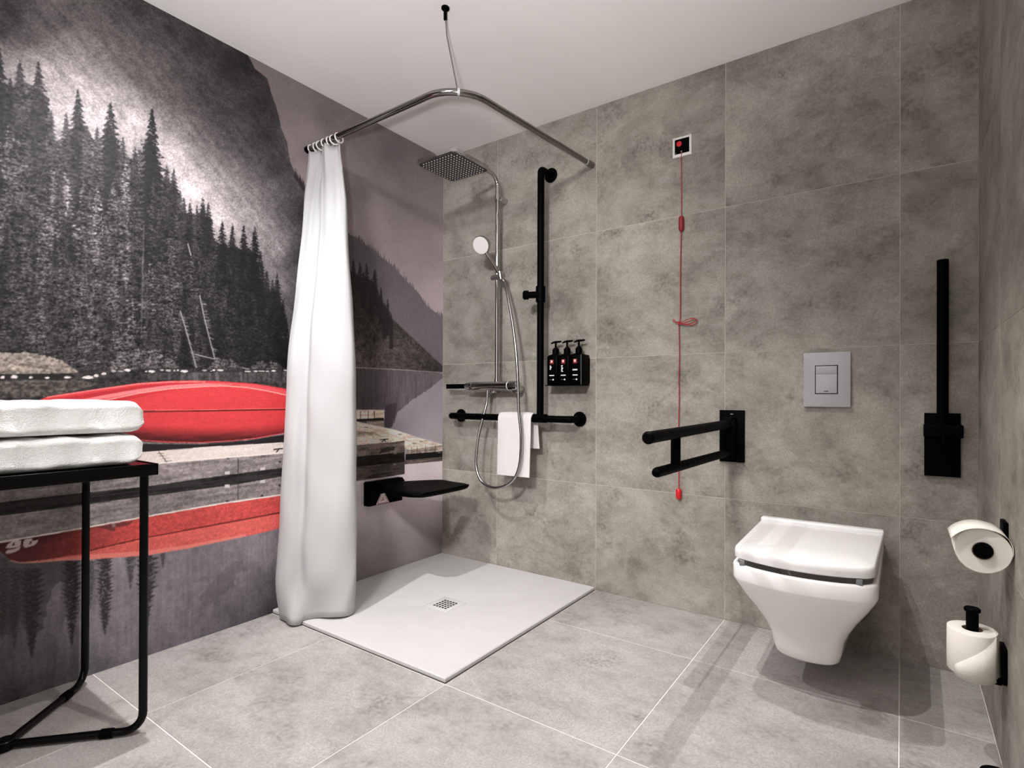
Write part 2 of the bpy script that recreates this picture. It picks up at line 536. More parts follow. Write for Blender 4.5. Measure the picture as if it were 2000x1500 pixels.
# ------------------------------------------------------------------ the printed photo mural on the left wall
# a flat print: colours of a lake picture, worked out per point of the wall; region tones offset uneven lamp light
def build_mural():
    rng = np.random.default_rng(7)
    ST = 0.0027
    U1 = 1.89
    nu, nz = int(U1 / ST) // 2 * 2, int(H / ST) // 2 * 2
    SS = 2
    wu, hz = nu * SS, nz * SS
    u = (np.arange(wu) + 0.5) * (U1 / wu)
    z = (np.arange(hz) + 0.5) * (H / hz)
    # print coordinates of every wall point (the frame in which the picture was measured)
    UU, ZZ = np.meshgrid(u, z)
    dx, dy, dz = 0 - CAM[0], -UU - CAM[1], ZZ - CAM[2]
    de = dx * FW[0] + dy * FW[1] + dz * FW[2]
    PX = CX + F_PX * (dx * RT[0] + dy * RT[1] + dz * RT[2]) / de
    PY = CY - F_PX * (dx * UP[0] + dy * UP[1] + dz * UP[2]) / de
    PXm = PX[hz // 2]
    img = np.zeros((hz, wu, 3), np.float32)

    def noise(cu, cz, seed=0):
        """value noise; cu, cz = cell size in wall metres"""
        r = np.random.default_rng(seed + 1000)
        gu, gz = int(U1 / cu) + 3, int(H / cz) + 3
        gr = r.random((gz, gu)).astype(np.float32)
        fu, fz = u / cu, z / cz
        iu, iz = fu.astype(int), fz.astype(int)
        tu, tz = (fu - iu).astype(np.float32), (fz - iz).astype(np.float32)
        tu, tz = tu * tu * (3 - 2 * tu), tz * tz * (3 - 2 * tz)
        a = gr[iz][:, iu] * (1 - tu) + gr[iz][:, iu + 1] * tu
        b = gr[iz + 1][:, iu] * (1 - tu) + gr[iz + 1][:, iu + 1] * tu
        return a * (1 - tz[:, None]) + b * tz[:, None]

    def fbm(cu, cz, o=4, seed=0, gain=0.55):
        s, a, t = 0, 1.0, 0
        for k in range(o):
            s = s + a * noise(cu / 2 ** k, cz / 2 ** k, seed + 17 * k)
            t += a
            a *= gain
        return s / t - 0.5

    def sl(x0, y0, x1, y1):
        c = np.where((PXm >= x0 - 2) & (PXm <= x1 + 2))[0]
        if len(c) == 0:
            return None
        c0, c1 = c[0], c[-1] + 1
        ok = ((PY[:, c0] >= y0 - 2) & (PY[:, c0] <= y1 + 2)) | ((PY[:, c1 - 1] >= y0 - 2) & (PY[:, c1 - 1] <= y1 + 2))
        r = np.where(ok)[0]
        if len(r) == 0:
            return None
        return (slice(r[0], r[-1] + 1), slice(c0, c1))

    def inpoly(poly, X, Y):
        m = np.zeros(X.shape, bool)
        n = len(poly)
        for i in range(n):
            (xa, ya), (xb, yb) = poly[i], poly[(i + 1) % n]
            if ya == yb:
                continue
            c = (ya > Y) != (yb > Y)
            m ^= c & (X < (xb - xa) * (Y - ya) / (yb - ya) + xa)
        return m

    def poly(pts, col, alpha=1.0, jx=None, jy=None):
        """fill a polygon; col = rgb or function(slice)->(h,w,3); jx, jy = edge jitter fields"""
        xs_, ys_ = [p[0] for p in pts], [p[1] for p in pts]
        s = sl(min(xs_) - 6, min(ys_) - 6, max(xs_) + 6, max(ys_) + 6)
        if s is None:
            return
        X, Y = PX[s], PY[s]
        if jx is not None:
            X = X + jx[s]
        if jy is not None:
            Y = Y + jy[s]
        m = inpoly(pts, X, Y)
        c = col(s) if callable(col) else np.array(col, np.float32)
        a = alpha[s] if isinstance(alpha, np.ndarray) else alpha
        mm = (m * a)[..., None]
        img[s] = img[s] * (1 - mm) + c * mm

    def line(pts, wd, col, alpha=1.0):
        for (xa, ya), (xb, yb) in zip(pts[:-1], pts[1:]):
            L = math.hypot(xb - xa, yb - ya) + 1e-6
            nx, ny = -(yb - ya) / L * wd / 2, (xb - xa) / L * wd / 2
            ex, ey = (xb - xa) / L * wd * .3, (yb - ya) / L * wd * .3
            poly([(xa + nx - ex, ya + ny - ey), (xb + nx + ex, yb + ny + ey), (xb - nx + ex, yb - ny + ey), (xa - nx - ex, ya - ny - ey)], col, alpha)

    def tone(ctrl, pw=2.2):
        """smooth grey field through control samples (x, y, grey)"""
        C = np.array(ctrl, np.float32)
        X, Y = PX[::8, ::8], PY[::8, ::8]
        num = np.zeros(X.shape, np.float32)
        den = num.copy()
        for x, y, gv in C:
            w = 1.0 / (((X - x) ** 2 + (Y - y) ** 2) + 200.0) ** (pw / 2 * 1.0)
            num += w * gv
            den += w
        t = num / den
        k = np.repeat(np.repeat(t, 8, 0), 8, 1)[:hz, :wu]
        # soften the blocks
        for ax in (0, 1):
            c = np.cumsum(np.pad(k, [(9, 8) if a == ax else (0, 0) for a in (0, 1)], mode='edge'), axis=ax)
            k = (c[16:] - c[:-16])[:hz] / 16 if ax == 0 else (c[:, 16:] - c[:, :-16])[:, :wu] / 16
        return k

    WARM_T = np.array([1.035, 0.975, 0.985], np.float32)
    COOL_T = np.array([1.0, 0.97, 1.02], np.float32)

    def tint(gf, t=WARM_T):
        return np.clip(gf, 2, 250)[..., None] * t

    n_fine = fbm(0.006, 0.006, 2, 1)
    n_grain = fbm(0.0032, 0.0032, 1, 9)
    n_twig = 0.6 * fbm(0.014, 0.0045, 2, 11) + 0.7 * n_grain + 0.5 * n_fine
    n_mid = fbm(0.022, 0.022, 4, 2)
    n_big = fbm(0.12, 0.12, 4, 3)
    n_vert = fbm(0.008, 0.09, 3, 4)
    n_horz = fbm(0.07, 0.008, 3, 5)
    # diagonal streaks running down the mountain side
    du = (UU * 0.72 - ZZ * 0.69)
    sk = rng.random(4000).astype(np.float32)

    def streak(per):
        q = (du + 3.0) / per
        i = q.astype(int)
        t = (q - i).astype(np.float32)
        return sk[i % 4000] * (1 - t) + sk[(i + 1) % 4000] * t - 0.5
    n_str = (streak(0.012) + 0.7 * streak(0.03)) * (0.35 + 0.9 * (n_big + 0.5)) + 0.6 * n_mid

    # --- sky and far haze
    sky = tone([(500, 118, 112), (560, 180, 112), (600, 260, 122), (640, 230, 92), (700, 280, 92), (760, 300, 95), (850, 320, 98), (700, 380, 102), (800, 400, 112),
                (860, 400, 116), (720, 460, 128), (800, 490, 134), (850, 580, 158), (862, 600, 160), (600, 360, 128), (865, 480, 130), (780, 545, 142), (690, 440, 122)])
    img[:] = tint(sky * np.interp(PX, [500, 680, 780, 865], [1.0, 1.18, 1.06, 1.18]) + 12 * n_big + 10 * n_mid + 10 * n_fine, np.array([1.06, 0.965, 0.985], np.float32))  # sky gain counters the uneven lamp light along the wall

    # --- big mountain; the downlight's bright pool is painted into its tones
    mt = tone([(30, 25, 40), (5, 60, 55), (60, 80, 72), (20, 112, 120), (60, 120, 150), (100, 140, 172), (150, 122, 168), (110, 100, 140), (90, 60, 84), (180, 80, 108), (210, 180, 152),
               (135, 45, 66), (240, 30, 68), (270, 15, 44), (300, 90, 84), (330, 60, 52), (390, 90, 42), (450, 135, 33), (480, 130, 30), (510, 210, 36), (360, 150, 76), (270, 150, 108),
               (300, 195, 118), (360, 240, 118), (420, 270, 88), (400, 180, 62), (440, 220, 58), (480, 300, 62), (540, 330, 48), (520, 270, 44), (345, 300, 152), (375, 375, 178), (420, 360, 142), (465, 330, 104),
               (480, 390, 124), (525, 405, 92), (555, 420, 66), (585, 420, 40), (435, 430, 168), (480, 420, 132), (510, 445, 128), (540, 490, 128), (572, 520, 58), (555, 550, 102),
               (567, 600, 76), (270, 235, 158), (200, 230, 165), (160, 170, 165), (250, 190, 138), (590, 500, 34), (600, 600, 40), (640, 560, 40), (560, 660, 80)])
    mount = [(-60, -80), (450, -80), (470, 60), (484, 108), (498, 134), (522, 153), (529, 180), (540, 210), (549, 249), (561, 279), (567, 318), (579, 345), (594, 368), (640, 400), (692, 470), (692, 730), (-60, 730)]
    jr = 3.0 * n_mid
    poly(mount, lambda s: tint(mt[s] * 1.02 * (1 + 0.15 * n_str[s] + 0.20 * n_mid[s] + 0.10 * n_big[s] + 0.30 * n_grain[s]) + 8 * n_mid[s] + 14 * n_grain[s]), jx=jr, jy=jr)
    for i in range(26):         # small firs along the ridge
        t = rng.random()
        x, y = 575 + 30 * t, 340 + 42 * t
        poly([(x - 2.2, y + 6), (x, y - 7 - 10 * rng.random()), (x + 2.2, y + 6)], (52, 46, 48))

    FK = [0.58]  # fir tone gain, darkened against the downlight's bright pool

    def fir(x, y0, y1, hw, g0, contrast=1.0, soft=1.0, fade=0.0):
        """one conifer: apex (x,y0), foot y1, half width hw at the foot, grey level g0"""
        h = abs(y1 - y0)
        s = sl(x - hw - 4, min(y0, y1) - 3, x + hw + 4, max(y0, y1) + 3)
        if s is None:
            return
        X, Y = PX[s], PY[s]
        t = (Y - y0) / (y1 - y0)
        t = np.clip(t, 0, 1.2)
        per = max(4.0, min(h / 12.0, hw * 0.42))
        ph = rng.random() * 10
        side = np.where(X < x, 0.0, 0.47)
        q = (np.abs(Y - y0) / per + ph + side)
        saw = q - np.floor(q)
        kk = (np.floor(q).astype(int) * 7 + (X < x) * 3) % 97
        rnd = np.array(rng.random(97), np.float32)[kk]
        dd = np.clip(np.abs(Y - y0) / (hw * 4.6), 0, 1)
        wdt = hw * (0.04 + 0.96 * dd ** 0.8) * (0.45 + 0.65 * saw * (0.5 + 0.7 * rnd)) + 1.3 * n_fine[s] * 2
        d = wdt - np.abs(X - x)
        m = np.clip(d / (1.2 * soft) + 0.5, 0, 1) * (t > 0.0) * (t < 1.0)
        m *= np.clip(0.80 + 1.9 * (0.5 * n_mid[s] + 1.5 * n_twig[s]) + 0.35 * (1 - np.abs(X - x) / (hw + 1)), 0, 1) * np.clip(1.25 - 0.5 * fade * t, 0, 1)
        lit = FK[0] * g0 * (0.72 + 0.45 * saw) * np.clip(1 + contrast * (1.35 * n_twig[s] + 0.5 * n_mid[s] + 0.3 * n_vert[s]), 0.1, 3)
        img[s] = img[s] * (1 - m[..., None]) + tint(lit) * m[..., None]

    # --- forest
    fg = tone([(20, 200, 75), (50, 300, 96), (150, 330, 118), (250, 330, 112), (330, 400, 98), (100, 420, 98), (200, 420, 108), (300, 450, 98), (100, 520, 84), (250, 520, 88), (350, 500, 72), (430, 520, 56),
               (500, 520, 40), (545, 640, 46), (20, 450, 70), (20, 600, 70), (100, 620, 74), (200, 650, 70), (300, 660, 76), (400, 650, 62), (480, 650, 44), (60, 250, 100)])
    forest = [(-40, 130), (20, 170), (50, 160), (95, 190), (105, 290), (128, 262), (150, 235), (172, 250), (188, 285), (212, 240), (240, 300), (258, 310), (292, 262), (316, 345), (345, 362), (352, 410), (385, 420), (412, 425),
              (420, 470), (500, 490), (512, 560), (545, 575), (558, 620), (564, 735), (-40, 735)]
    jx = 18 * n_mid + 14 * n_fine
    tex = np.clip(1 + 2.1 * n_twig + 0.7 * n_mid + 0.5 * n_vert, 0.08, 3)
    poly(forest, lambda s: tint(0.56 * fg[s] * tex[s]), jx=jx, jy=jx)
    back = [(-2, 92, 720, 40, 48), (39, 116, 700, 34, 84), (75, 120, 700, 36, 72), (152, 174, 690, 30, 62), (129, 222, 690, 22, 84), (190, 246, 690, 18, 92), (216, 199, 700, 34, 52), (240, 268, 700, 20, 84),
            (297, 212, 700, 36, 40), (264, 286, 700, 20, 78), (326, 320, 700, 18, 76), (339, 330, 700, 20, 62), (352, 372, 700, 15, 88), (359, 385, 700, 16, 70), (371, 396, 700, 18, 52), (385, 400, 700, 12, 74),
            (396, 384, 700, 19, 48), (407, 394, 700, 17, 52), (434, 430, 705, 18, 32), (454, 436, 705, 14, 42), (476, 440, 705, 16, 32), (498, 442, 705, 18, 26), (509, 490, 705, 16, 32), (521, 528, 710, 15, 44),
            (532, 545, 710, 13, 42), (541, 535, 712, 16, 38), (553, 585, 715, 12, 36), (560, 620, 716, 9, 38), (170, 245, 690, 20, 96), (100, 215, 700, 22, 92), (20, 150, 700, 26, 62)]
    for x, y0, y1, hw, gv in sorted(back, key=lambda b: b[1]):
        fir(x, y0, y0 + (y1 - y0) * 0.75, hw * 0.86, gv * 0.9, 1.2, 1.0, 1.0)
    fl = []
    for i in range(230):
        x = rng.uniform(-20, 560)
        top = np.interp(x, [-20, 60, 110, 160, 220, 300, 350, 420, 500, 560], [190, 210, 310, 290, 290, 310, 420, 480, 520, 640])
        y0 = rng.uniform(top + 15, max(640, top + 40))
        fl.append((y0, x))
    for y0, x in sorted(fl):
        h = rng.uniform(90, 200)
        gv = np.interp(x, [0, 100, 250, 350, 430, 500, 560], [74, 96, 98, 74, 58, 42, 46]) * rng.uniform(0.62, 1.32) * np.interp(y0, [250, 600], [1.12, 0.86])
        fir(x, y0, min(y0 + h, 720), h * 0.115, gv, 1.6, 1.0, 1.0)
    # pale dead trunks
    for a in (((352, 607), (362, 640), (376, 690), (384, 718)), ((390, 577), (400, 625), (412, 672), (424, 718)), ((381, 692), (430, 704), (486, 722)), ((367, 476), (373, 499)), ((281, 440), (278, 560), (276, 660))):
        line(a, 2.0 if a[0][0] > 300 else 3, (176, 168, 172), 0.75 if a[0][0] > 300 else 0.22)
    for i in range(26):
        t = rng.random()
        x, y = 392 + 30 * t, 590 + 125 * t
        line([(x, y), (x + rng.uniform(4, 11), y + rng.uniform(-1, 5))], 1.3, (150, 144, 150), 0.6)
        x, y = 354 + 26 * t, 615 + 100 * t
        line([(x, y), (x + rng.uniform(3, 10), y + rng.uniform(0, 6))], 1.3, (140, 134, 142), 0.6)
    # bushes, grass bank, shore stones
    poly([(215, 722), (225, 690), (262, 682), (300, 688), (335, 700), (352, 720)], lambda s: tint(66 * tex[s]), jx=jx * .4, jy=jx * .4)
    poly([(400, 722), (420, 703), (450, 700), (470, 715), (480, 722)], lambda s: tint(64 * tex[s]), jx=jx * .4, jy=jx * .4)
    poly([(485, 722), (505, 705), (540, 708), (560, 722)], lambda s: tint(58 * tex[s]), jx=jx * .4, jy=jx * .4)
    poly([(-40, 722), (565, 722), (565, 800), (-40, 800)], lambda s: tint(44 * (1 + 1.2 * n_fine[s] + 0.8 * n_mid[s] + 0.8 * n_horz[s])))
    poly([(-40, 686), (60, 689), (100, 697), (125, 706), (140, 718), (156, 728), (120, 731), (-40, 733)],
         lambda s: np.clip((124 * (1 + 0.9 * n_fine[s] + 0.5 * n_mid[s] + 0.5 * n_horz[s]))[..., None] * np.array([1.06, 0.97, 0.90]), 5, 250), jx=jx * .25, jy=jx * .25)
    poly([(-40, 731), (140, 729), (150, 736), (100, 741), (-40, 742)], (26, 23, 24), 0.9)
    poly([(-40, 745), (150, 742), (200, 750), (90, 775), (-40, 779)], lambda s: np.clip((74 * (1 + 1.3 * n_fine[s] + 0.8 * n_horz[s]))[..., None] * np.array([1.06, 0.98, 0.90]), 4, 250), 0.8)
    poly([(290, 728), (565, 727), (565, 748), (290, 742)], lambda s: tint(66 * (1 + 0.7 * n_fine[s] + 0.9 * n_vert[s])), 0.85)
    for x, wd in ((380, 5), (384, 3), (423, 6), (470, 4)):
        line([(x, 728), (x + 2, 744)], wd, (112, 108, 112), 0.5)
    for x, y, a, b in ((5, 737, 5, 2.5), (28, 736, 7, 4), (60, 737, 4, 2), (92, 738, 5, 2), (131, 737, 8, 2.2), (172, 737, 12, 3), (188, 734, 5, 3), (203, 730, 5, 2.5)):
        k = [(x + a * math.cos(t) * rng.uniform(.8, 1.2), y + b * math.sin(t) * rng.uniform(.8, 1.2)) for t in np.linspace(0, 2 * PI, 9)[:-1]]
        poly(k, (206, 196, 192))
    x = 216.0
    while x < 562:
        a = rng.uniform(4, 17)
        if rng.random() < 0.74:
            b = rng.uniform(1.2, 3.2) if x < 370 else rng.uniform(0.8, 2.0)
            y = 724 + rng.uniform(-1.2, 1.6)
            poly([(x, y), (x + a * .3, y - b), (x + a * .8, y - b * .8), (x + a, y + .5), (x + a * .6, y + b)], tuple(np.array([1.02, .98, .97]) * rng.uniform(150, 214)))
        x += a * rng.uniform(0.7, 1.5)

    FK[0] = 1.15  # fir gain raised where less lamp light falls
    # --- far right of the lake: two wooded slopes
    far = [(688, 460), (703, 468), (727, 489), (753, 508), (767, 519), (793, 548), (820, 575), (833, 598), (847, 607), (870, 624), (870, 740), (640, 740), (640, 440)]
    ft = tone([(700, 485, 78), (730, 510, 84), (770, 540, 90), (820, 590, 102), (860, 625, 112), (740, 560, 88), (790, 600, 104), (840, 650, 112), (860, 690, 108), (800, 640, 108)])
    FT = np.array([1.03, 0.96, 1.0], np.float32)
    poly(far, lambda s: tint(1.10 * ft[s] + 9 * n_mid[s] + 10 * n_vert[s] + 10 * n_fine[s], FT), jx=2 * n_fine, jy=2 * n_fine)
    for i in range(110):
        x = rng.uniform(690, 866)
        y = np.interp(x, [688, 727, 767, 793, 833, 870], [460, 489, 519, 548, 598, 624])
        h = rng.uniform(4, 13)
        gv = np.interp(x, [690, 865], [84, 122])
        poly([(x - 1.7, y + 7), (x, y - h), (x + 1.7, y + 7)], tuple(gv * FT))
    near = [(640, 500), (690, 530), (703, 540), (720, 545), (732, 552), (745, 585), (757, 605), (767, 623), (807, 661), (847, 698), (870, 720), (870, 729), (640, 722)]
    nt = tone([(700, 560, 38), (720, 600, 36), (740, 620, 40), (755, 640, 44), (700, 640, 48), (724, 665, 34), (728, 690, 62), (700, 690, 80), (700, 710, 88), (760, 670, 74), (780, 690, 76), (740, 705, 84), (820, 705, 62), (855, 720, 50), (800, 670, 58)])
    NT = np.array([1.06, 0.965, 0.965], np.float32)
    poly(near, lambda s: tint(1.22 * nt[s] * (1 + 0.8 * n_fine[s] + 0.7 * n_mid[s]), NT), jx=2 * n_fine, jy=2 * n_fine)
    for x, y0, hw in ((690, 505, 8), (703, 512, 8), (716, 512, 7), (725, 545, 7), (732, 525, 8), (744, 562, 6), (751, 590, 6), (757, 584, 6), (764, 610, 5), (710, 530, 9)):
        fir(x, y0, y0 + 72, hw, 34, 0.5)
    line([(640, 715), (689, 717.5), (760, 721), (868, 728)], 2.0, (178, 168, 168), 0.85)
    # lake with the mirrored slopes
    lake = tone([(700, 740, 64), (700, 780, 66), (720, 790, 52), (760, 760, 84), (800, 750, 92), (840, 740, 96), (740, 800, 90), (862, 740, 92), (790, 775, 98)])
    lb = tone([(865, 745, 132), (830, 790, 136), (800, 820, 128), (780, 840, 120), (850, 830, 150), (860, 850, 172), (840, 860, 168), (820, 845, 138), (865, 790, 140)])
    poly([(640, 718), (689, 719.5), (760, 723), (868, 730), (868, 930), (640, 930)], lambda s: tint(1.25 * lb[s] + 8 * n_mid[s] + 10 * n_vert[s] + 9 * n_fine[s], np.array([1.0, 0.955, 1.01])))
    poly([(640, 718), (689, 719.5), (760, 723), (868, 730), (868, 735), (842, 757), (805, 782), (776, 806), (770, 826), (762, 838), (752, 838), (640, 838)],
         lambda s: tint(1.22 * lake[s] * (1 + 0.3 * n_vert[s] + 0.2 * n_fine[s]), np.array([1.03, 0.95, 0.99])), jx=5 * n_vert, jy=3 * n_mid)
    poly([(752, 792), (775, 786), (772, 815), (760, 838), (752, 838)], (70, 60, 68), 0.75, jx=5 * n_vert)
    poly([(832, 852), (845, 836), (868, 822), (868, 872)], (188, 178, 180), 0.75, jx=12 * n_vert, jy=14 * n_vert)

    # --- dock, right part
    BE = np.array([1.09, 0.975, 0.90], np.float32)
    wood = lambda gv, k=0.28: (lambda s: np.clip((1.15 * gv * (1 + k * 2.2 * n_horz[s] + k * n_mid[s] + 0.35 * n_fine[s]))[..., None] * BE, 3, 252))
    poly([(640, 800), (750.6, 800.6), (750.6, 819), (640, 819)], wood(200))
    line([(640, 801), (750, 801)], 1.6, (226, 208, 192))
    for x in (704, 719, 731):
        line([(x, 803), (x, 838)], 1.4, (58, 48, 46), 0.85)
    poly([(640, 821), (690, 819), (750, 816), (750, 821), (640, 825)], (34, 28, 28))
    poly([(716, 823), (750, 822), (750, 836), (716, 832)], wood(140), 0.9)
    poly([(640, 812), (694, 822.5), (770, 839), (820, 855), (868, 869), (868, 871), (796, 879), (790, 872), (694, 880), (640, 880)], wood(216, 0.2))
    poly([(640, 838), (696, 840), (735, 846), (742, 850), (700, 852), (640, 854)], wood(128), 0.7, jx=8 * n_mid, jy=8 * n_mid)
    line([(694, 832), (730, 838), (775, 853), (825, 870)], 2.2, (232, 214, 198), 0.8)
    line([(694, 852), (740, 850)], 1.6, (226, 206, 192), 0.7)
    for a in ((712, 834), (778, 848), (820, 862), (806, 866)):
        line([a, (a[0] + 6, a[1] + .5)], 1.6, (70, 60, 58), 0.7)
    poly([(640, 875), (694, 870), (790, 861), (790.5, 884), (694, 893), (640, 898)], wood(92, 0.5))
    poly([(745, 876), (770, 872), (772, 880), (740, 886)], (38, 34, 32), 0.75, jx=6 * n_mid, jy=6 * n_mid)
    poly([(640, 897), (694, 892), (790, 883), (790.5, 903), (694, 914), (640, 920)], wood(26, 0.6))
    poly([(640, 918), (694, 912), (790, 902), (790.5, 926), (694, 940), (640, 948)], wood(66, 0.5))
    poly([(794, 879), (868, 868.5), (868, 882), (794, 888)], wood(142, 0.4))
    for x in (804, 815, 831, 850):
        line([(x, 874 - (x - 800) * .1), (x, 887)], 1.1, (70, 60, 56), 0.8)
    poly([(792, 887), (868, 881), (868, 893), (792, 900)], (24, 23, 25))
    poly([(790, 899), (868, 892), (868, 900.5), (790, 907)], wood(82, 0.4))
    for x, y in ((772, 885), (771, 907), (858, 883)):
        poly([(x - 3, y - 2), (x + 3, y - 2), (x + 3, y + 2), (x - 3, y + 2)], (132, 124, 122), 0.85)
    for a in (((742, 859), (758, 857.5)), ((746, 863), (750, 859)), ((753, 862), (751, 859))):
        line(a, 1.8, (22, 20, 20))
    # water under the dock
    wt = tone([(800, 920, 184), (860, 910, 186), (720, 950, 178), (760, 1000, 158), (830, 980, 160), (860, 1000, 150), (800, 1050, 122), (700, 1000, 148), (700, 1060, 112), (700, 1110, 92), (760, 1090, 98), (850, 1060, 102),
               (864, 1075, 88), (640, 1000, 140), (640, 1150, 84), (600, 1180, 58), (560, 1000, 128)])
    poly([(640, 948), (694, 940), (790.5, 926), (790.5, 907), (868, 900), (868, 1100), (640, 1250)], lambda s: tint(1.32 * wt[s] + 8 * n_mid[s] + 11 * n_fine[s], np.array([1.03, 0.965, 0.985])))

    # --- left: water mirror with inverted firs
    lw = tone([(10, 1110, 86), (60, 1120, 92), (120, 1120, 96), (30, 1200, 74), (100, 1190, 112), (95, 1160, 128), (170, 1180, 108), (240, 1110, 132), (235, 1180, 120), (60, 1300, 88), (130, 1300, 76), (200, 1230, 116), (260, 1250, 116), (300, 1120, 104),
               (330, 1180, 120), (400, 1150, 106), (450, 1110, 116), (500, 1080, 118), (530, 1050, 110), (480, 1160, 100), (525, 1150, 78), (535, 1195, 42), (400, 1225, 96), (460, 1205, 78), (300, 1270, 88), (200, 1310, 82), (110, 1340, 66), (30, 1360, 52), (0, 1300, 72), (350, 1110, 112)])
    poly([(-60, 1040), (300, 1040), (570, 1010), (660, 980), (660, 1250), (-60, 1420)], lambda s: tint(1.20 * lw[s] * (1 + 0.24 * n_mid[s] + 0.2 * n_vert[s]) + 22 * n_fine[s], np.array([1.01, 0.955, 1.01])))
    dark = lambda x, y0, y1, hw, gv: fir(x, y0, y1, hw, gv, 0.5, 2.6)
    poly([(-60, 1080), (140, 1090), (150, 1130), (110, 1140), (92, 1180), (80, 1230), (60, 1250), (40, 1215), (20, 1240), (-60, 1250)], lambda s: tint(70 * (1 + 0.3 * n_mid[s]) + 16 * n_fine[s]), 0.6, jx=14 * n_mid, jy=14 * n_mid)
    for q in ((62, 1284, 1110, 26, 46), (28, 1268, 1110, 18, 56), (4, 1250, 1110, 18, 58), (140, 1260, 1095, 20, 46), (205, 1241, 1090, 17, 48), (286, 1228, 1085, 22, 44), (176, 1190, 1095, 13, 70), (255, 1150, 1085, 14, 66), (318, 1110, 1080, 10, 60)):
        dark(*q)
    poly([(390, 1170), (420, 1130), (470, 1090), (480, 1110), (440, 1160), (400, 1190)], (84, 80, 84), 0.35, jx=16 * n_mid, jy=16 * n_mid)
    line([(400, 1120), (470, 1085)], 9, (132, 126, 134), 0.22)

    # --- dock, left part (seen between the kayak and its mirror image)
    GR = np.array([1.035, 0.97, 0.965], np.float32)
    gw = lambda gv, k=0.3: (lambda s: tint(gv * (1 + k * 2.0 * n_horz[s] + k * n_mid[s] + 0.42 * n_fine[s]), GR))
    poly([(-60, 850), (600, 850), (600, 960), (-60, 1060)], gw(120))
    poly([(-60, 952), (0, 946), (290, 906), (550, 884), (640, 876), (640, 912), (549, 914), (435, 929), (285, 950), (159, 963), (0, 981), (-60, 988)], gw(134))
    poly([(-60, 988), (0, 981), (159, 963), (285, 950), (435, 929), (549, 914), (660, 898), (660, 915), (549, 931), (444, 949), (285, 969), (171, 985), (0, 1008), (-60, 1016)], gw(40, 0.7))
    poly([(-60, 1016), (0, 1008), (171, 985), (285, 969), (444, 949), (549, 931), (660, 915), (660, 945), (546, 966), (435, 982), (285, 1008), (159, 1031), (0, 1058), (-60, 1070)], gw(132, 0.26))
    line([(-10, 993), (285, 958), (549, 922)], 2, (70, 64, 64), 0.5)
    for x in (465,):
        line([(x, 895), (x, 976)], 1.6, (52, 47, 48), 0.8)
    for x, y in ((444, 924), (513, 916), (444, 950), (513, 941)):
        poly([(x - 5, y - 3), (x + 5, y - 4), (x + 5, y + 2), (x - 5, y + 3)], (206, 198, 196))
    for x, y in ((445, 895), (513, 889), (444, 979), (512, 968), (547, 902), (546, 948)):
        k = [(x + 3 * math.cos(t), y + 2.4 * math.sin(t)) for t in np.linspace(0, 2 * PI, 9)[:-1]]
        poly(k, (46, 42, 42), 0.8)

    # --- red kayaks on the dock
    RED = lambda a, k=0.05: (lambda s: np.clip(np.array(a, np.float32) * (1 + k * 2 * n_horz[s] + k * n_mid[s] + 0.10 * n_fine[s])[..., None], 4, 252))
    poly([(200, 866), (300, 867), (390, 868), (480, 861), (556, 849), (600, 842), (600, 862), (553, 866), (400, 876), (268, 886), (200, 890)], (36, 32, 34))
    poly([(200, 892), (268, 884), (400, 873), (553, 864), (600, 860), (600, 880), (550, 886), (300, 907), (200, 916)], lambda s: tint(214 * (1 + 0.10 * n_horz[s] + 0.12 * n_fine[s]), np.array([1.05, 0.985, 0.95])))
    line([(286, 907), (420, 895), (552, 884)], 2.2, (240, 228, 222), 0.9)
    line([(310, 882), (318, 892), (326, 903)], 1.6, (50, 44, 44), 0.9)
    for k in range(4):
        line([(306 + 5 * k, 886 + 5 * k), (320 + 5 * k, 885 + 5 * k)], 1, (90, 80, 78), 0.6)
    line([(535, 878), (552, 876)], 2.4, (30, 28, 28))
    line([(540, 883), (545, 877)], 2, (30, 28, 28))
    top = [(79, 780), (92, 775), (105, 772), (180, 761), (270, 748), (330, 744), (380, 743), (435, 745), (495, 749), (564, 760), (620, 772)]
    poly(top + [(620, 830), (556, 846), (500, 857), (450, 862.5), (390, 865.5), (330, 865), (270, 862), (200, 850), (120, 800)], RED((206, 63, 67)))
    # second boat behind: paler and darker bands along the crown
    poly([(105, 779), (180, 768), (270, 753.5), (330, 748.5), (400, 747), (330, 752), (270, 760), (200, 772), (150, 781)], RED((178, 46, 54)))
    poly([(150, 782), (205, 771.5), (270, 760), (330, 752.5), (400, 748.5), (470, 750), (400, 753), (330, 758), (270, 766.5), (195, 781)], RED((236, 130, 132)), 0.9)
    poly([(195, 783), (270, 768.5), (330, 759.5), (390, 754.5), (330, 764), (280, 774), (240, 783)], RED((190, 50, 58)))
    line([(92, 776), (180, 762.5), (270, 750), (330, 746), (400, 745.5)], 1.8, (246, 150, 148), 0.8)
    line([(205, 782), (270, 768), (330, 759.5), (400, 754.5), (440, 753.5), (480, 756.5), (520, 763), (566, 773), (620, 784)], 2.0, (248, 176, 166), 0.9)
    poly([(440, 747), (500, 752), (566, 764), (566, 771), (520, 761), (480, 755)], RED((222, 88, 92)), 0.8)
    line([(250, 804), (400, 802.5), (566, 799.5), (620, 798)], 2.4, (70, 22, 24), 0.92)
    line([(250, 801.6), (400, 800.2), (566, 797.2)], 1.2, (246, 128, 124), 0.7)
    sh = np.clip((PY - (832 - 0.00028 * (PX - 410) ** 2)) / 26, 0, 1) ** 1.3 * 0.95 * (0.8 + 0.8 * (n_horz + 0.2))
    poly([(200, 830), (620, 815), (620, 830), (556, 846), (500, 857), (450, 862.5), (390, 865.5), (330, 865), (270, 862), (200, 850)], (58, 20, 21), np.clip(sh, 0, 0.9))
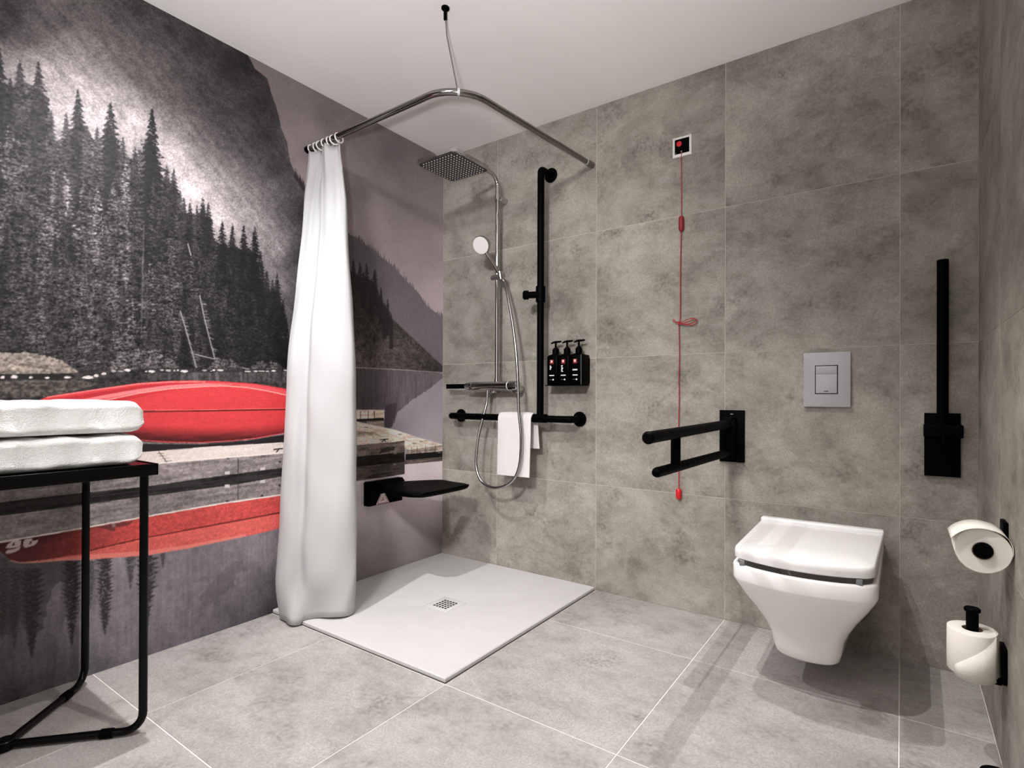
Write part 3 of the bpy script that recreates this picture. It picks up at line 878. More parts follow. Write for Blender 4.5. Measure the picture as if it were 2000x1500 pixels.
    line([(260, 858.5), (330, 863.5), (390, 864.5), (450, 861), (500, 856), (556, 845.5), (600, 838)], 1.6, (226, 92, 94), 0.9)

    # --- mirrored kayak
    refl = [(-60, 1068), (0, 1059), (159, 1032), (285, 1009), (435, 983), (546, 967), (640, 950), (640, 1006), (543, 1033), (480, 1048), (375, 1070), (285, 1085), (171, 1093), (120, 1094), (75, 1098), (39, 1099), (20, 1093), (9, 1084), (-2, 1076), (-60, 1080)]
    k1 = np.clip((PX - 60) / 190, 0, 1)[..., None]
    k2 = np.clip((PY - np.interp(PX, [0, 159, 285, 435, 546], [1059, 1032, 1009, 983, 967])) / 46, 0, 1)[..., None]
    rc = (np.array([92, 42, 42]) * (1 - k1) + np.array([206, 82, 78]) * k1)
    rc = rc * (0.62 + 0.38 * np.clip(k2 * 1.6 + k1 * 0.9, 0, 1))
    poly(refl, lambda s: np.clip(rc[s] * (1 + 0.16 * n_horz[s] + 0.34 * n_fine[s])[..., None], 4, 250))
    poly([(100, 1092), (150, 1083), (192, 1072), (285, 1051), (420, 1026), (543, 1003), (640, 985), (640, 1006), (543, 1033), (480, 1048), (375, 1070), (285, 1085), (171, 1093), (120, 1094)], lambda s: np.clip(np.array([230, 108, 100]) * (1 + 0.1 * n_horz[s] + 0.2 * n_fine[s])[..., None], 4, 250), 0.85)
    poly([(39, 1099), (120, 1094), (171, 1093), (285, 1085), (375, 1070), (480, 1048), (480, 1043), (375, 1063), (285, 1076), (190, 1082), (120, 1089)], (246, 150, 138), 0.7)
    line([(160, 1080), (192, 1071), (285, 1050), (420, 1025), (543, 1002), (600, 990)], 2.6, (96, 34, 34), 0.9)
    line([(20, 1095), (39, 1099), (75, 1098), (120, 1094), (171, 1092.5)], 1.8, (246, 170, 160), 0.85)
    line([(-60, 1069), (0, 1059), (60, 1049), (159, 1032), (285, 1009), (435, 983), (546, 967), (620, 953)], 3.0, (238, 226, 220), 0.95)
    poly([(190, 1030), (230, 1021), (262, 1016), (255, 1024), (225, 1030), (222, 1036)], (58, 40, 40), 0.55, jx=6 * n_mid, jy=6 * n_mid)
    k = [(222 + 4 * math.cos(t), 1026 + 4 * math.sin(t)) for t in np.linspace(0, 2 * PI, 9)[:-1]]
    poly(k, (160, 150, 148), 0.7)
    # the boat's number, upside down in the water
    gl = lambda pts: [(x * .06, 1030 + y * .06) for x, y in pts]
    ell = lambda cx, cy, a, b: gl([(cx + a * math.cos(t) + 0.4 * b * math.sin(t) * -1, cy + b * math.sin(t)) for t in np.linspace(0, 2 * PI, 13)[:-1]])
    poly(gl([(180, 665), (260, 545), (400, 440), (560, 420), (680, 430), (675, 560), (640, 620), (480, 665), (250, 680)]), (208, 190, 186), 0.95)
    poly(gl([(180, 790), (230, 750), (350, 720), (480, 700), (560, 660), (660, 610), (645, 720), (500, 800), (330, 850), (200, 850)]), (204, 186, 180), 0.95)
    poly(ell(438, 555, 40, 58), (84, 52, 54))
    poly(gl([(780, 400), (900, 370), (1000, 350), (1060, 375), (1065, 440), (1235, 405), (1215, 500), (1100, 590), (900, 650), (840, 672), (750, 610)]), (206, 188, 186), 0.95)
    poly(ell(990, 500, 36, 60), (84, 52, 54))

    # --- to mesh points
    im = img.reshape(nz, SS, nu, SS, 3).mean((1, 3))
    gam = im / 255.0
    lin = np.where(gam <= 0.04045, gam / 12.92, ((gam + 0.055) / 1.055) ** 2.4) * MURAL_GAIN
    lin = np.clip(lin, 0.001, 0.95)
    # beyond the measured part the scenery goes on as a mirrored repeat, as panorama wallpapers do
    ext = np.arange(U1 + 0.006, -YF, 0.008)
    us = np.concatenate([[0.0], (np.arange(nu) + 0.5) * (U1 / nu), ext, [-YF]])
    zs_ = np.concatenate([[0.0], (np.arange(nz) + 0.5) * (H / nz), [H]])
    cm = np.clip(((2 * 1.835 - ext) / U1 * nu).astype(int), 0, nu - 1)
    ci = np.concatenate([[0], np.minimum(np.arange(nu), int(1.86 / U1 * nu)), cm, cm[-1:]])
    ri = np.concatenate([[0], np.arange(nz), [nz - 1]])
    full = lin[ri][:, ci]
    NU, NZ = len(us), len(zs_)
    V = np.zeros((NZ, NU, 3), np.float32)
    V[..., 1] = -us[None, :]
    V[..., 2] = zs_[:, None]
    V[..., 0] = 0.0
    idx = np.arange(NZ * NU).reshape(NZ, NU)
    Q = np.stack([idx[:-1, :-1], idx[1:, :-1], idx[1:, 1:], idx[:-1, 1:]], -1).reshape(-1, 4)
    Q = Q[:, ::-1]
    me = bpy.data.meshes.new('mural_print')
    me.vertices.add(NZ * NU)
    me.vertices.foreach_set('co', V.reshape(-1))
    me.loops.add(Q.size)
    me.loops.foreach_set('vertex_index', Q.reshape(-1).astype(np.int32))
    me.polygons.add(len(Q))
    me.polygons.foreach_set('loop_start', np.arange(0, Q.size, 4, dtype=np.int32))
    me.update(calc_edges=True)
    at = me.color_attributes.new('print', 'FLOAT_COLOR', 'POINT')
    rgba = np.ones((NZ * NU, 4), np.float32)
    rgba[:, :3] = full.reshape(-1, 3)
    at.data.foreach_set('color', rgba.reshape(-1))
    m = mat('mural_print', (0.3, 0.3, 0.3), 0.62, 0, 0.22)
    a = nd(m, 'ShaderNodeAttribute', attribute_name='print')
    tc = nd(m, 'ShaderNodeTexCoord')
    n1 = nd(m, 'ShaderNodeTexNoise', Scale=420.0, Detail=2.0, Roughness=0.6)
    ln(m, tc.outputs['Object'], n1.inputs['Vector'])
    r1 = ramp(m, [(0.3, (0.74, 0.74, 0.74, 1)), (0.7, (1.26, 1.26, 1.26, 1))])
    ln(m, n1.outputs['Fac'], r1.inputs['Fac'])
    mx = nd(m, 'ShaderNodeMixRGB', blend_type='MULTIPLY', Fac=1.0)
    ln(m, a.outputs['Color'], mx.inputs['Color1'])
    ln(m, r1.outputs['Color'], mx.inputs['Color2'])
    ln(m, mx.outputs['Color'], bsdf(m).inputs['Base Color'])
    me.materials.append(m)
    o = bpy.data.objects.new('mural_print', me)
    COL.objects.link(o)
    o.parent = wall_left
    o['label'] = 'black and white lake photograph with red kayaks printed on the wall'
    return o


MURAL_GAIN = 1.0
build_mural()


# ------------------------------------------------------------------ lamps in the ceiling
def downlight(x, y, pw, ang, bl, aim, c, rad, label):
    t = thing('downlight', label, 'downlight', (x, y, H), 'recessed ceiling downlights')
    MB().ring((x, y, H - 0.004), (0, 0, 1), 0.034, 0.046, 0.004).build('trim_ring', M['whiteplastic'], t)
    MB().cyl((x, y, H - 0.0015), (x, y, H - 0.0002), 0.033, 28).build('lens', M['lens'], t)
    ld = bpy.data.lights.new('downlight_beam', 'SPOT')
    ld.energy = pw
    ld.spot_size = math.radians(ang)
    ld.spot_blend = bl
    ld.color = c
    ld.shadow_soft_size = rad
    lo = bpy.data.objects.new('downlight_beam', ld)
    COL.objects.link(lo)
    lo.parent = t
    lo.location = (0, 0, -0.012)
    if aim:
        d = Vector(aim) - Vector((x, y, H - 0.012))
        lo.rotation_euler = d.to_track_quat('-Z', 'Y').to_euler()


_dl = ['round downlight in the ceiling above the towel table', 'round downlight in the ceiling in front of the toilet', 'round downlight in the ceiling beside the folded-down grab bar',
       'added round fill downlight in the ceiling behind the camera', 'added round fill spotlight in the ceiling turned towards the shower wall']
for L_, lab in zip(LAMPS, _dl):
    downlight(*L_, lab)

ux, uy, uz = W, -2.62, 0.80  # added uplighter, out of view, fills the ceiling with light
ul = thing('fill_uplighter', 'unseen white half-bowl uplighter added on the side wall to brighten the ceiling', 'added fill light', (ux, uy, uz))
sec = []
for k in range(9):
    a = PI / 2 * k / 8
    r_, z_ = 0.095 * math.cos(a) + 0.004, uz - 0.11 * math.sin(a)
    sec.append([(ux - 0.0006 - r_ * math.sin(PI * j / 16), uy + r_ * math.cos(PI * j / 16), z_) for j in range(17)])
ub = MB().loft(sec, cap=False, closed=False).build('fill_uplighter_bowl', M['whiteplastic'], ul, 50)
ub.modifiers.new('thickness', 'SOLIDIFY').thickness = 0.003
MB().cyl((ux - .045, uy, uz - .03), (ux - .045, uy, uz - .012), .02, 20).build('fill_uplighter_bulb', M['lens'], ul)
uld = bpy.data.lights.new('fill_uplight_beam', 'SPOT')
uld.energy = FILL_UPL
uld.spot_size = math.radians(110)
uld.spot_blend = 0.8
uld.shadow_soft_size = 0.05
uld.color = NEUT
ulo = bpy.data.objects.new('fill_uplight_beam', uld)
COL.objects.link(ulo)
ulo.parent = ul
ulo.location = (-.045, 0, .02)
ulo.rotation_euler = Vector((-0.52, 0.34, 1.0)).to_track_quat('-Z', 'Y').to_euler()

# ------------------------------------------------------------------ shower tray
tr = thing('shower_tray', 'flat white square shower tray set in the floor', 'shower tray', (0.5, -0.5, 0))
TX, TY, TZ = 1.0005, -1.0035, 0.016
DX, DY = 0.556, -0.545
mb = MB()
# gently dished top: rim ring, then fall to the drain opening
def sq(x0, y0, x1, y1, z, n=10):
    P = []
    for k in range(n):
        P.append((x0 + (x1 - x0) * k / n, y0, z))
    for k in range(n):
        P.append((x1, y0 + (y1 - y0) * k / n, z))
    for k in range(n):
        P.append((x1 - (x1 - x0) * k / n, y1, z))
    for k in range(n):
        P.append((x0, y1 - (y1 - y0) * k / n, z))
    return P
e = 0.0008
hs = 0.066
mb.loft([sq(e, TY, TX, -e, 0.0002), sq(e, TY, TX, -e, TZ - 0.003), sq(e + .003, TY + .003, TX - .003, -e - .003, TZ), sq(e + .03, TY + .03, TX - .03, -e - .03, TZ - 0.0005),
         sq(DX - hs - .004, DY - hs - .004, DX + hs + .004, DY + hs + .004, TZ - 0.006), sq(DX - hs, DY - hs, DX + hs, DY + hs, TZ - 0.0064),
         sq(DX - hs, DY - hs, DX + hs, DY + hs, TZ - 0.0115)])
mb.build('tray_body', M['tray'], tr, 40)
sl_ = MB().box((TX - .001, TY - .0024, .0001), (TX + .0024, -.001, .0026)).box((.001, TY - .0024, .0001), (TX - .001, TY + .001, .0026))  # dark strip standing in for the shadow along the tray edge
sl_.build('shadow_line', M['greyshade'], tr, 0)
dc = MB()
h2 = hs - 0.0015
zt = TZ - 0.0058
dc.box((DX - h2, DY - h2, zt - 0.004), (DX + h2, DY + h2, zt), 0.0012)
dco = dc.build('drain_cover', M['tray'], tr)
hb = MB()
for i in range(5):
    for j in range(5):
        cx, cy = DX + (i - 2) * 0.0165, DY + (j - 2) * 0.0165
        hb.box((cx - .0055, cy - .0055, zt - 0.001), (cx + .0055, cy + .0055, zt + 0.0003))
hb.build('drain_slots', M['hole'], dco, 0)

# ------------------------------------------------------------------ curtain rail
RC = (0.935, -0.888, 2.000)
cr = thing('curtain_rail', 'bent chrome shower curtain rail hung from the ceiling by a wire rod', 'curtain rail', (0.9, -0.86, H))
path = round_path([(0.004, -0.856, 2.018), RC, (0.981, -0.004, 2.027)], 0.15, 16)
MB().tube(path, 0.0122, 18).build('rail_tube', M['darkchrome'], cr)
d2 = (Vector((0.981, 0, 2.027)) - Vector(RC)).normalized()
pe = Vector((0.981, -0.0005, 2.027))
eb = MB().cyl(pe - d2 * 0.055, pe, 0.0155, 24, 0.001).build('end_socket', M['darkchrome'], cr)
MB().torus(pe - d2 * 0.055, d2, 0.0135, 0.0022).build('collar', M['steel'], eb)
MB().cyl((0.0005, -0.856, 2.018), (0.035, -0.857, 2.0175), 0.0155, 24, 0.001).build('end_socket', M['blackplastic'], cr)
apx = path[len(path) // 2]
MB().tube([(0.861, -0.871, H - 0.03), (0.866, -0.868, 2.2), tuple(apx + Vector((0, 0, 0.012)))], 0.0026, 10).build('ceiling_rod', M['darkchrome'], cr)
MB().cyl((0.861, -0.871, H - 0.0005), (0.861, -0.871, H - 0.009), 0.0145, 24, 0.002).build('ceiling_flange', M['black'], cr)
MB().cyl((0.861, -0.871, H - 0.008), (0.861, -0.871, H - 0.046), 0.0065, 20, 0.001).build('rod_sleeve', M['black'], cr)
MB().cyl(apx - d2 * 0.0, apx + Vector((0.006, 0.006, 0)), 0.0135, 18).build('rod_clip', M['steel'], cr)

# ------------------------------------------------------------------ shower curtain (gathered at the wall end)
cu = thing('shower_curtain', 'white fabric shower curtain gathered at the end of the rail', 'curtain', (0.16, -0.90, 0))
KEYS = [
    (0.00, [(.030, -.857), (.040, -.872), (.060, -.878), (.085, -.850), (.105, -.842), (.135, -.872), (.165, -.876), (.195, -.848), (.225, -.850), (.244, -.862)]),
    (0.13, [(.028, -.860), (.036, -.892), (.064, -.908), (.098, -.892), (.122, -.872), (.160, -.890), (.206, -.884), (.256, -.866), (.256, -.836), (.220, -.830)]),
    (0.50, [(.035, -.865), (.034, -.930), (.064, -.984), (.118, -.984), (.150, -.948), (.200, -.955), (.266, -.914), (.318, -.865), (.306, -.822), (.240, -.810)]),
    (0.92, [(.040, -.870), (.044, -.965), (.078, -1.034), (.150, -1.034), (.190, -.996), (.240, -.988), (.304, -.934), (.338, -.872), (.322, -.826), (.250, -.806)]),
    (1.00, [(.045, -.875), (.055, -.960), (.090, -1.022), (.160, -1.048), (.206, -1.030), (.236, -.974), (.300, -.930), (.330, -.880), (.314, -.832), (.250, -.812)]),
]
NT_ = 72
loops = []
for it in range(NT_ + 1):
    t = it / NT_                               # 0 top .. 1 hem
    for (ta, A_), (tb, B_) in zip(KEYS[:-1], KEYS[1:]):
        if ta <= t <= tb + 1e-9:
            f_ = (t - ta) / (tb - ta)
            f_ = f_ * f_ * (3 - 2 * f_) * 0.5 + f_ * 0.5
            pts = [((1 - f_) * a0[0] + f_ * b0[0], (1 - f_) * a0[1] + f_ * b0[1], 0) for a0, b0 in zip(A_, B_)]
            break
    path = spline(pts, 12)
    loop = []
    for k, v_ in enumerate(path):
        s = k / (len(path) - 1)
        wr = 0.0016 * math.sin(26 * t + 9 * s) + 0.0014 * math.sin(41 * t - 17 * s) + 0.002 * math.sin(60 * s + 5 * t) * (1 - t) + 0.0024 * math.sin(14 * t + 30 * s) * t
        if t > 0.86:
            wr += 0.007 * (t - 0.86) / 0.14 * math.sin(22 * s + 30 * (t - .86))
        top = 1.998 - 0.006 * (1 - math.cos(2 * PI * 6 * s))
        on_tray = v_.y > -1.0055
        hem = (0.0175 if on_tray else 0.004) + 0.008 * (0.5 + 0.5 * math.sin(19 * s + 1.0))
        loop.append((v_.x + wr * 0.5, v_.y - wr, top + (hem - top) * t))
    loops.append(loop)
fab = MB().loft(loops, cap=False, closed=False).build('curtain_fabric', M['curtain'], cu, 60)
sol = fab.modifiers.new('thickness', 'SOLIDIFY')
sol.thickness = 0.0012
for k in range(7):
    x = 0.040 + 0.032 * k
    rt_ = MB().torus((x, -0.857, 2.010), (1, 0.25 * math.sin(k * 2.1), 0.12), 0.0195, 0.0030, 24, 8)
    rt_.build('curtain_ring', M['whiteplastic'], cu)

# ------------------------------------------------------------------ shower column
RX, RY = 0.457, -0.070
sh = thing('shower_set', 'chrome wall shower with square rain head and thermostat on the tiled wall', 'shower', (RX, 0, 0.97))
MB().tube(round_path([(RX, RY, 0.985), (RX, RY, 2.072), (RX - 0.004, RY - 0.345, 2.062), (RX - 0.004, -0.395, 2.045)], 0.055, 10), 0.0105, 18).build('riser_pipe', M['chrome'], sh)
br = MB().cyl((RX + .002, -0.0005, 1.955), (RX, RY + .012, 1.955), 0.0165, 24, 0.002).build('wall_bracket', M['chrome'], sh)
MB().cyl((RX, RY, 1.935), (RX, RY, 1.975), 0.0135, 22, 0.001).build('bracket_sleeve', M['chrome'], br)
# rain head: square plate with rounded corners, bevelled back
HC = (0.452, -0.395)
def rsq(cx, cy, h, r, z, n=6):
    P = []
    for qx, qy, a0 in ((1, 1, 0), (-1, 1, PI / 2), (-1, -1, PI), (1, -1, 1.5 * PI)):
        for k in range(n + 1):
            a = a0 + (PI / 2) * k / n
            P.append((cx + qx * (h - r) + r * math.cos(a), cy + qy * (h - r) + r * math.sin(a), z))
    return P
zb = 1.998
rh = MB().loft([rsq(*HC, 0.119, 0.022, zb + .001), rsq(*HC, 0.124, 0.024, zb + .004), rsq(*HC, 0.124, 0.024, zb + .020), rsq(*HC, 0.112, 0.022, zb + .028), rsq(*HC, 0.045, 0.02, zb + .034), rsq(*HC, 0.028, 0.02, zb + .038), rsq(*HC, 0.024, 0.02, zb + .052)]).build('rain_head', M['chrome'], sh, 50)
MB().loft([rsq(*HC, 0.118, 0.022, zb + .001), rsq(*HC, 0.118, 0.022, zb - .0005)]).build('spray_plate', M['greyplate'], rh, 0)
nz_ = MB()
for i in range(13):
    for j in range(13):
        if (i in (0, 12) and j in (0, 12)):
            continue
        x, y = HC[0] + (i - 6) * 0.0176, HC[1] + (j - 6) * 0.0176
        nz_.tube([(x, y, zb - .0003), (x, y, zb - .0032)], [0.0027, 0.0022], 8)
nzo = nz_.build('nozzles', M['whiteplastic'], rh, 40)
nzo['kind'] = 'stuff'
# sliding holder
hz_ = 1.540
sd = MB().cyl((RX - 0.030, RY - 0.002, hz_), (RX + 0.058, RY - 0.022, hz_ - 0.002), 0.0145, 22, 0.002).build('holder', M['chrome'], sh)
MB().cyl((RX + 0.050, RY - 0.030, hz_ - .022), (RX + 0.044, RY - 0.034, hz_ + .018), 0.0155, 20, 0.001).build('holder_cone', M['chrome'], sd)
# thermostat
vz = 0.975
VY = -0.072
vb = MB().tube([(0.300, VY, vz), (0.3002, VY, vz), (0.303, VY, vz), (0.535, VY, vz), (0.538, VY, vz)], [0.012, 0.021, 0.0235, 0.0235, 0.021], 28).build('thermostat_body', M['chrome'], sh)
MB().tube([(0.540, VY, vz), (0.5402, VY, vz), (0.543, VY, vz), (0.592, VY, vz), (0.600, VY, vz), (0.6002, VY, vz)], [0.012, 0.022, 0.0245, 0.0245, 0.022, 0.003], 28).build('flow_knob', M['chrome'], sh)
MB().torus((0.539, VY, vz), (1, 0, 0), 0.0225, 0.002).build('knob_ring', M['whiteplastic'], sh)
tk = MB().tube([(0.298, VY, vz), (0.2978, VY, vz), (0.294, VY, vz), (0.252, VY, vz), (0.248, VY, vz), (0.2478, VY, vz)], [0.012, 0.021, 0.023, 0.021, 0.018, 0.003], 28).build('temperature_knob', M['chrome'], sh)
MB().box((0.100, VY - 0.004, vz - 0.0125), (0.256, VY + 0.004, vz + 0.0125), 0.002).build('lever_handle', M['black'], tk)
for x in (0.392, 0.548):
    MB().cyl((x + .02, -0.0005, vz - .018), (x + .02, VY + .01, vz - .018), 0.021, 24, 0.003).build('wall_union', M['chrome'], sh)
MB().cyl((0.398, VY, vz - 0.018), (0.398, VY - .002, vz - 0.046), 0.0105, 20, 0.001).build('hose_outlet', M['chrome'], sh)
MB().cyl((RX, RY, 0.985), (RX, RY, 1.012), 0.0135, 20, 0.001).build('riser_nut', M['chrome'], sh)

# hand shower with its hose
hs_ = thing('hand_shower', 'chrome hand shower with white round face and looping metal hose', 'hand shower', (RX, -0.12, 1.54))
hp = Vector((RX + 0.047, RY - 0.032, hz_))
hd = Vector((-0.062, -0.088, 0.158)).normalized()
hc_ = hp + hd * 0.172
handle = [hp - hd * 0.035, hp, hp + hd * 0.05, hp + hd * 0.10, hp + hd * 0.135]
MB().tube(spline(handle, 5), 0.0108, 18).build('handle', M['chrome'], hs_)
nrm = (Vector((0.15, -0.86, -0.42))).normalized()
c0 = hc_ + Vector((-0.004, 0.006, 0.006))
MB().tube([c0 - nrm * 0.016, c0 - nrm * 0.0155, c0 - nrm * 0.008, c0 + nrm * 0.008, c0 + nrm * 0.016], [0.006, 0.028, 0.043, 0.047, 0.0455], 36).build('spray_head', M['chrome'], hs_, 50)
MB().cyl(c0 + nrm * 0.0155, c0 + nrm * 0.0195, 0.0435, 36, 0.0015).build('spray_face', M['whiteplastic'], hs_)
hq = [(0.398, VY - .002, 0.930), (0.397, -0.080, 0.88), (0.391, -0.095, 0.825), (0.376, -0.118, 0.717), (0.372, -0.132, 0.609), (0.378, -0.138, 0.552), (0.404, -0.143, 0.499), (0.450, -0.146, 0.469), (0.514, -0.147, 0.460),
      (0.592, -0.147, 0.485), (0.643, -0.147, 0.534), (0.667, -0.147, 0.612), (0.671, -0.147, 0.728), (0.656, -0.146, 0.855), (0.648, -0.142, 0.982), (0.630, -0.134, 1.135), (0.597, -0.122, 1.290), (0.557, -0.110, 1.430), tuple(hp - hd * 0.035)]
MB().tube(spline(hq, 8), 0.0074, 12).build('hose', M['hose'], hs_)

# ------------------------------------------------------------------ T-shaped shower grab rail
BX, BY, BZ = 0.746, -0.092, 0.813
gt = thing('shower_grab_rail', 'black T-shaped shower grab rail with tall upright on the tiled wall', 'grab rail', (BX, 0, BZ))
R_ = 0.0170
MB().tube(round_path([(BX, BY, BZ + 0.01), (BX, BY, 2.030), (BX + 0.002, -0.006, 2.030)], 0.018, 6), R_, 20).build('upright_bar', M['black'], gt)
MB().tube(round_path([(0.150, -0.006, BZ), (0.150, BY, BZ), (0.918, BY, BZ - 0.002), (0.918, -0.006, BZ - 0.002)], 0.018, 6), R_, 20).build('cross_bar', M['black'], gt)
for p in ((BX + 0.002, 2.030), (0.150, BZ), (0.918, BZ - .002)):
    MB().cyl((p[0], -0.0005, p[1]), (p[0], -0.012, p[1]), 0.036, 32, 0.003).build('wall_flange', M['black'], gt)
MB().cyl((BX - 0.038, BY, BZ), (BX + 0.038, BY, BZ), 0.0215, 24, 0.002).build('tee_sleeve', M['black'], gt)
sdl = MB().cyl((BX, BY, 1.380), (BX, BY, 1.458), 0.0235, 24, 0.002).build('slider', M['black'], gt)
MB().tube([(BX, BY - .01, 1.416), (BX - 0.040, BY - 0.045, 1.412), (BX - 0.0405, BY - 0.0455, 1.412), (BX - 0.056, BY - 0.060, 1.411), (BX - 0.060, BY - .064, 1.411)], [0.0165, 0.0165, 0.022, 0.022, 0.015], 24).build('slider_knob', M['black'], sdl)

# ------------------------------------------------------------------ face towel over the rail
ft_ = []
prof = []
yc, zc = BY, BZ
r1 = 0.0185
th = 0.0115
# centre line: front hem -> over the bar -> back hem
cl = [(yc - r1 - th / 2 - 0.004, 0.524), (yc - r1 - th / 2 - 0.003, 0.62), (yc - r1 - th / 2, 0.72), (yc - r1 - th / 2, zc)]
for k in range(1, 9):
    a = PI - PI * k / 8
    cl.append((yc + (r1 + th / 2) * math.cos(a), zc + (r1 + th / 2) * math.sin(a)))
cl += [(yc + r1 + th / 2 + .001, 0.76), (yc + r1 + th / 2 + .003, 0.70), (yc + r1 + th / 2 + .004, 0.662)]
mbt = MB()
NX = 14
rows = []
for i, (y, zz) in enumerate(cl):
    s = i / (len(cl) - 1)
    a = cl[max(i - 1, 0)]
    b = cl[min(i + 1, len(cl) - 1)]
    ty, tz = b[0] - a[0], b[1] - a[1]
    l = math.hypot(ty, tz)
    ny, nz2 = -tz / l, ty / l
    sx = 0.0 + 0.020 * max(0, s - 0.55) / 0.45 + 0.004 * math.sin(5 * s)
    xa, xb = 0.500 + sx + 0.003 * (1 - s), 0.708 + sx - 0.010 * max(0, 0.4 - s)
    loop = []
    for side in (1, -1):
        for k in range(NX + 1):
            q = k / NX if side == 1 else 1 - k / NX
            edge = math.sin(PI * q) ** 0.25 if 0 < q < 1 else 0.35
            wv = 0.0025 * math.sin(7 * q + 4 * s) * (1 if i < 4 else 0.3)
            o_ = side * th / 2 * edge
            loop.append((xa + (xb - xa) * q, y + ny * o_ - abs(wv), zz + nz2 * o_))
    rows.append(loop)
mbt.loft(rows)
tw = mbt.build('face_towel', M['facetowel'], None, 60)
tag(rebase(tw, (0.6, BY, 0.83)), 'small white towel hanging over the black shower grab rail', 'towel')

# ------------------------------------------------------------------ soap dispensers
dh = thing('dispenser_holder', 'black wall bracket holding three pump bottles', 'holder', (0.87, 0, 1.03))
MB().box((0.785, -0.012, 0.985), (0.972, -0.0005, 1.105), 0.002).build('back_plate', M['black'], dh)
MB().box((0.770, -0.088, 0.9722), (0.972, -0.010, 0.9760), 0.001).build('base_shelf', M['black'], dh)
MB().box((0.9705, -0.0845, 0.9765), (0.9722, -0.010, 1.118), 0.0004).build('side_panel', M['black'], dh)
MB().box((0.9703, -0.0868, 0.9765), (0.9724, -0.0850, 1.116)).build('side_strip', M['greyprint'], dh, 0)
blab = ['black pump bottle with a red logo beside the upright grab rail', 'black pump bottle with vertical lettering in the middle of the three', 'black pump bottle with short lettering at the thin steel strip of the holder']
for k in range(3):
    x0 = 0.7745 + 0.0652 * k
    cxb, cyb = x0 + 0.0316, -0.047
    bt = thing('pump_bottle', blab[k], 'bottle', (cxb, cyb, 0.9765), 'pump bottles on the shower wall')
    mbb = MB()
    def rr(h, d, r, z):
        P = []
        for qx, qy, a0 in ((1, 1, 0), (-1, 1, PI / 2), (-1, -1, PI), (1, -1, 1.5 * PI)):
            for kk in range(5):
                a = a0 + (PI / 2) * kk / 4
                P.append((cxb + qx * (h - r) + r * math.cos(a), cyb + qy * (d - r) + r * math.sin(a), z))
        return P
    mbb.loft([rr(.030, .032, .008, .9765), rr(.0315, .034, .009, .979), rr(.0315, .034, .009, 1.112), rr(.030, .032, .012, 1.118), rr(.020, .022, .012, 1.124), rr(.016, .016, .0155, 1.127)])
    body = mbb.build('bottle_body', M['blackplastic'], bt, 45)
    MB().tube([(cxb, cyb, 1.127), (cxb, cyb, 1.150), (cxb, cyb, 1.1502), (cxb, cyb, 1.158)], [0.0165, 0.0165, 0.013, 0.010], 20).build('pump_collar', M['blackplastic'], bt)
    MB().cyl((cxb, cyb, 1.157), (cxb, cyb, 1.182), 0.005, 14).build('pump_stem', M['blackplastic'], bt)
    MB().tube([(cxb - 0.020, cyb - 0.012, 1.178), (cxb - 0.010, cyb - .006, 1.184), (cxb, cyb, 1.186), (cxb + 0.020, cyb + .002, 1.187), (cxb + 0.030, cyb + .003, 1.188)], [0.0035, 0.005, 0.006, 0.005, 0.004], 10).build('pump_nozzle', M['blackplastic'], bt)
    yf = cyb - 0.0342
    def lab(name, xa, xb, za, zb2, m_, par):
        return MB().box((cxb + xa, yf - 0.0003, za), (cxb + xb, yf + 0.0002, zb2)).build(name, m_, par, 0)
    lg = lab('red_label', -0.012, 0.010, 1.076, 1.098, M['redlabel'], body)
    MB().box((cxb - 0.007, yf - 0.0005, 1.083), (cxb + 0.004, yf - 0.0002, 1.095)).build('logo_mark', M['pinkmark'], body, 0)
    pr = MB()
    if k < 2:
        for q in range(6 if k else 4):
            zz = 1.066 - 0.0055 * q
            w_ = 0.004 + 0.003 * ((q * 5 + k) % 3) / 2
            pr.box((cxb - 0.012, yf - .0004, zz), (cxb - 0.012 + w_ * 1.6, yf - .0001, zz + 0.0036))
    else:
        for q in range(4):
            pr.box((cxb - 0.014 + 0.0068 * q, yf - .0004, 1.043), (cxb - 0.014 + 0.0068 * q + 0.0052, yf - .0001, 1.050))
    pr.build('lettering', M['whiteprint'], body, 0)
    p2_ = MB()
    for q in range(5):
        p2_.box((cxb - 0.014 + 0.0056 * q, yf - .0004, 1.019), (cxb - 0.014 + 0.0056 * q + 0.0046, yf - .0001, 1.0240))
    p2_.build('small_lettering', M['whiteprint'], body, 0)
    p3_ = MB().box((cxb - 0.013, yf - .0004, 1.0005), (cxb + 0.004, yf - .0001, 1.0020))
    p3_.build('print_line', M['greyprint'], body, 0)
    MB().cyl((cxb + 0.0075, yf - .0005, 1.0012), (cxb + 0.0075, yf + .0001, 1.0012), 0.0040, 16).build('print_dot', M['whiteprint'], body, 0)

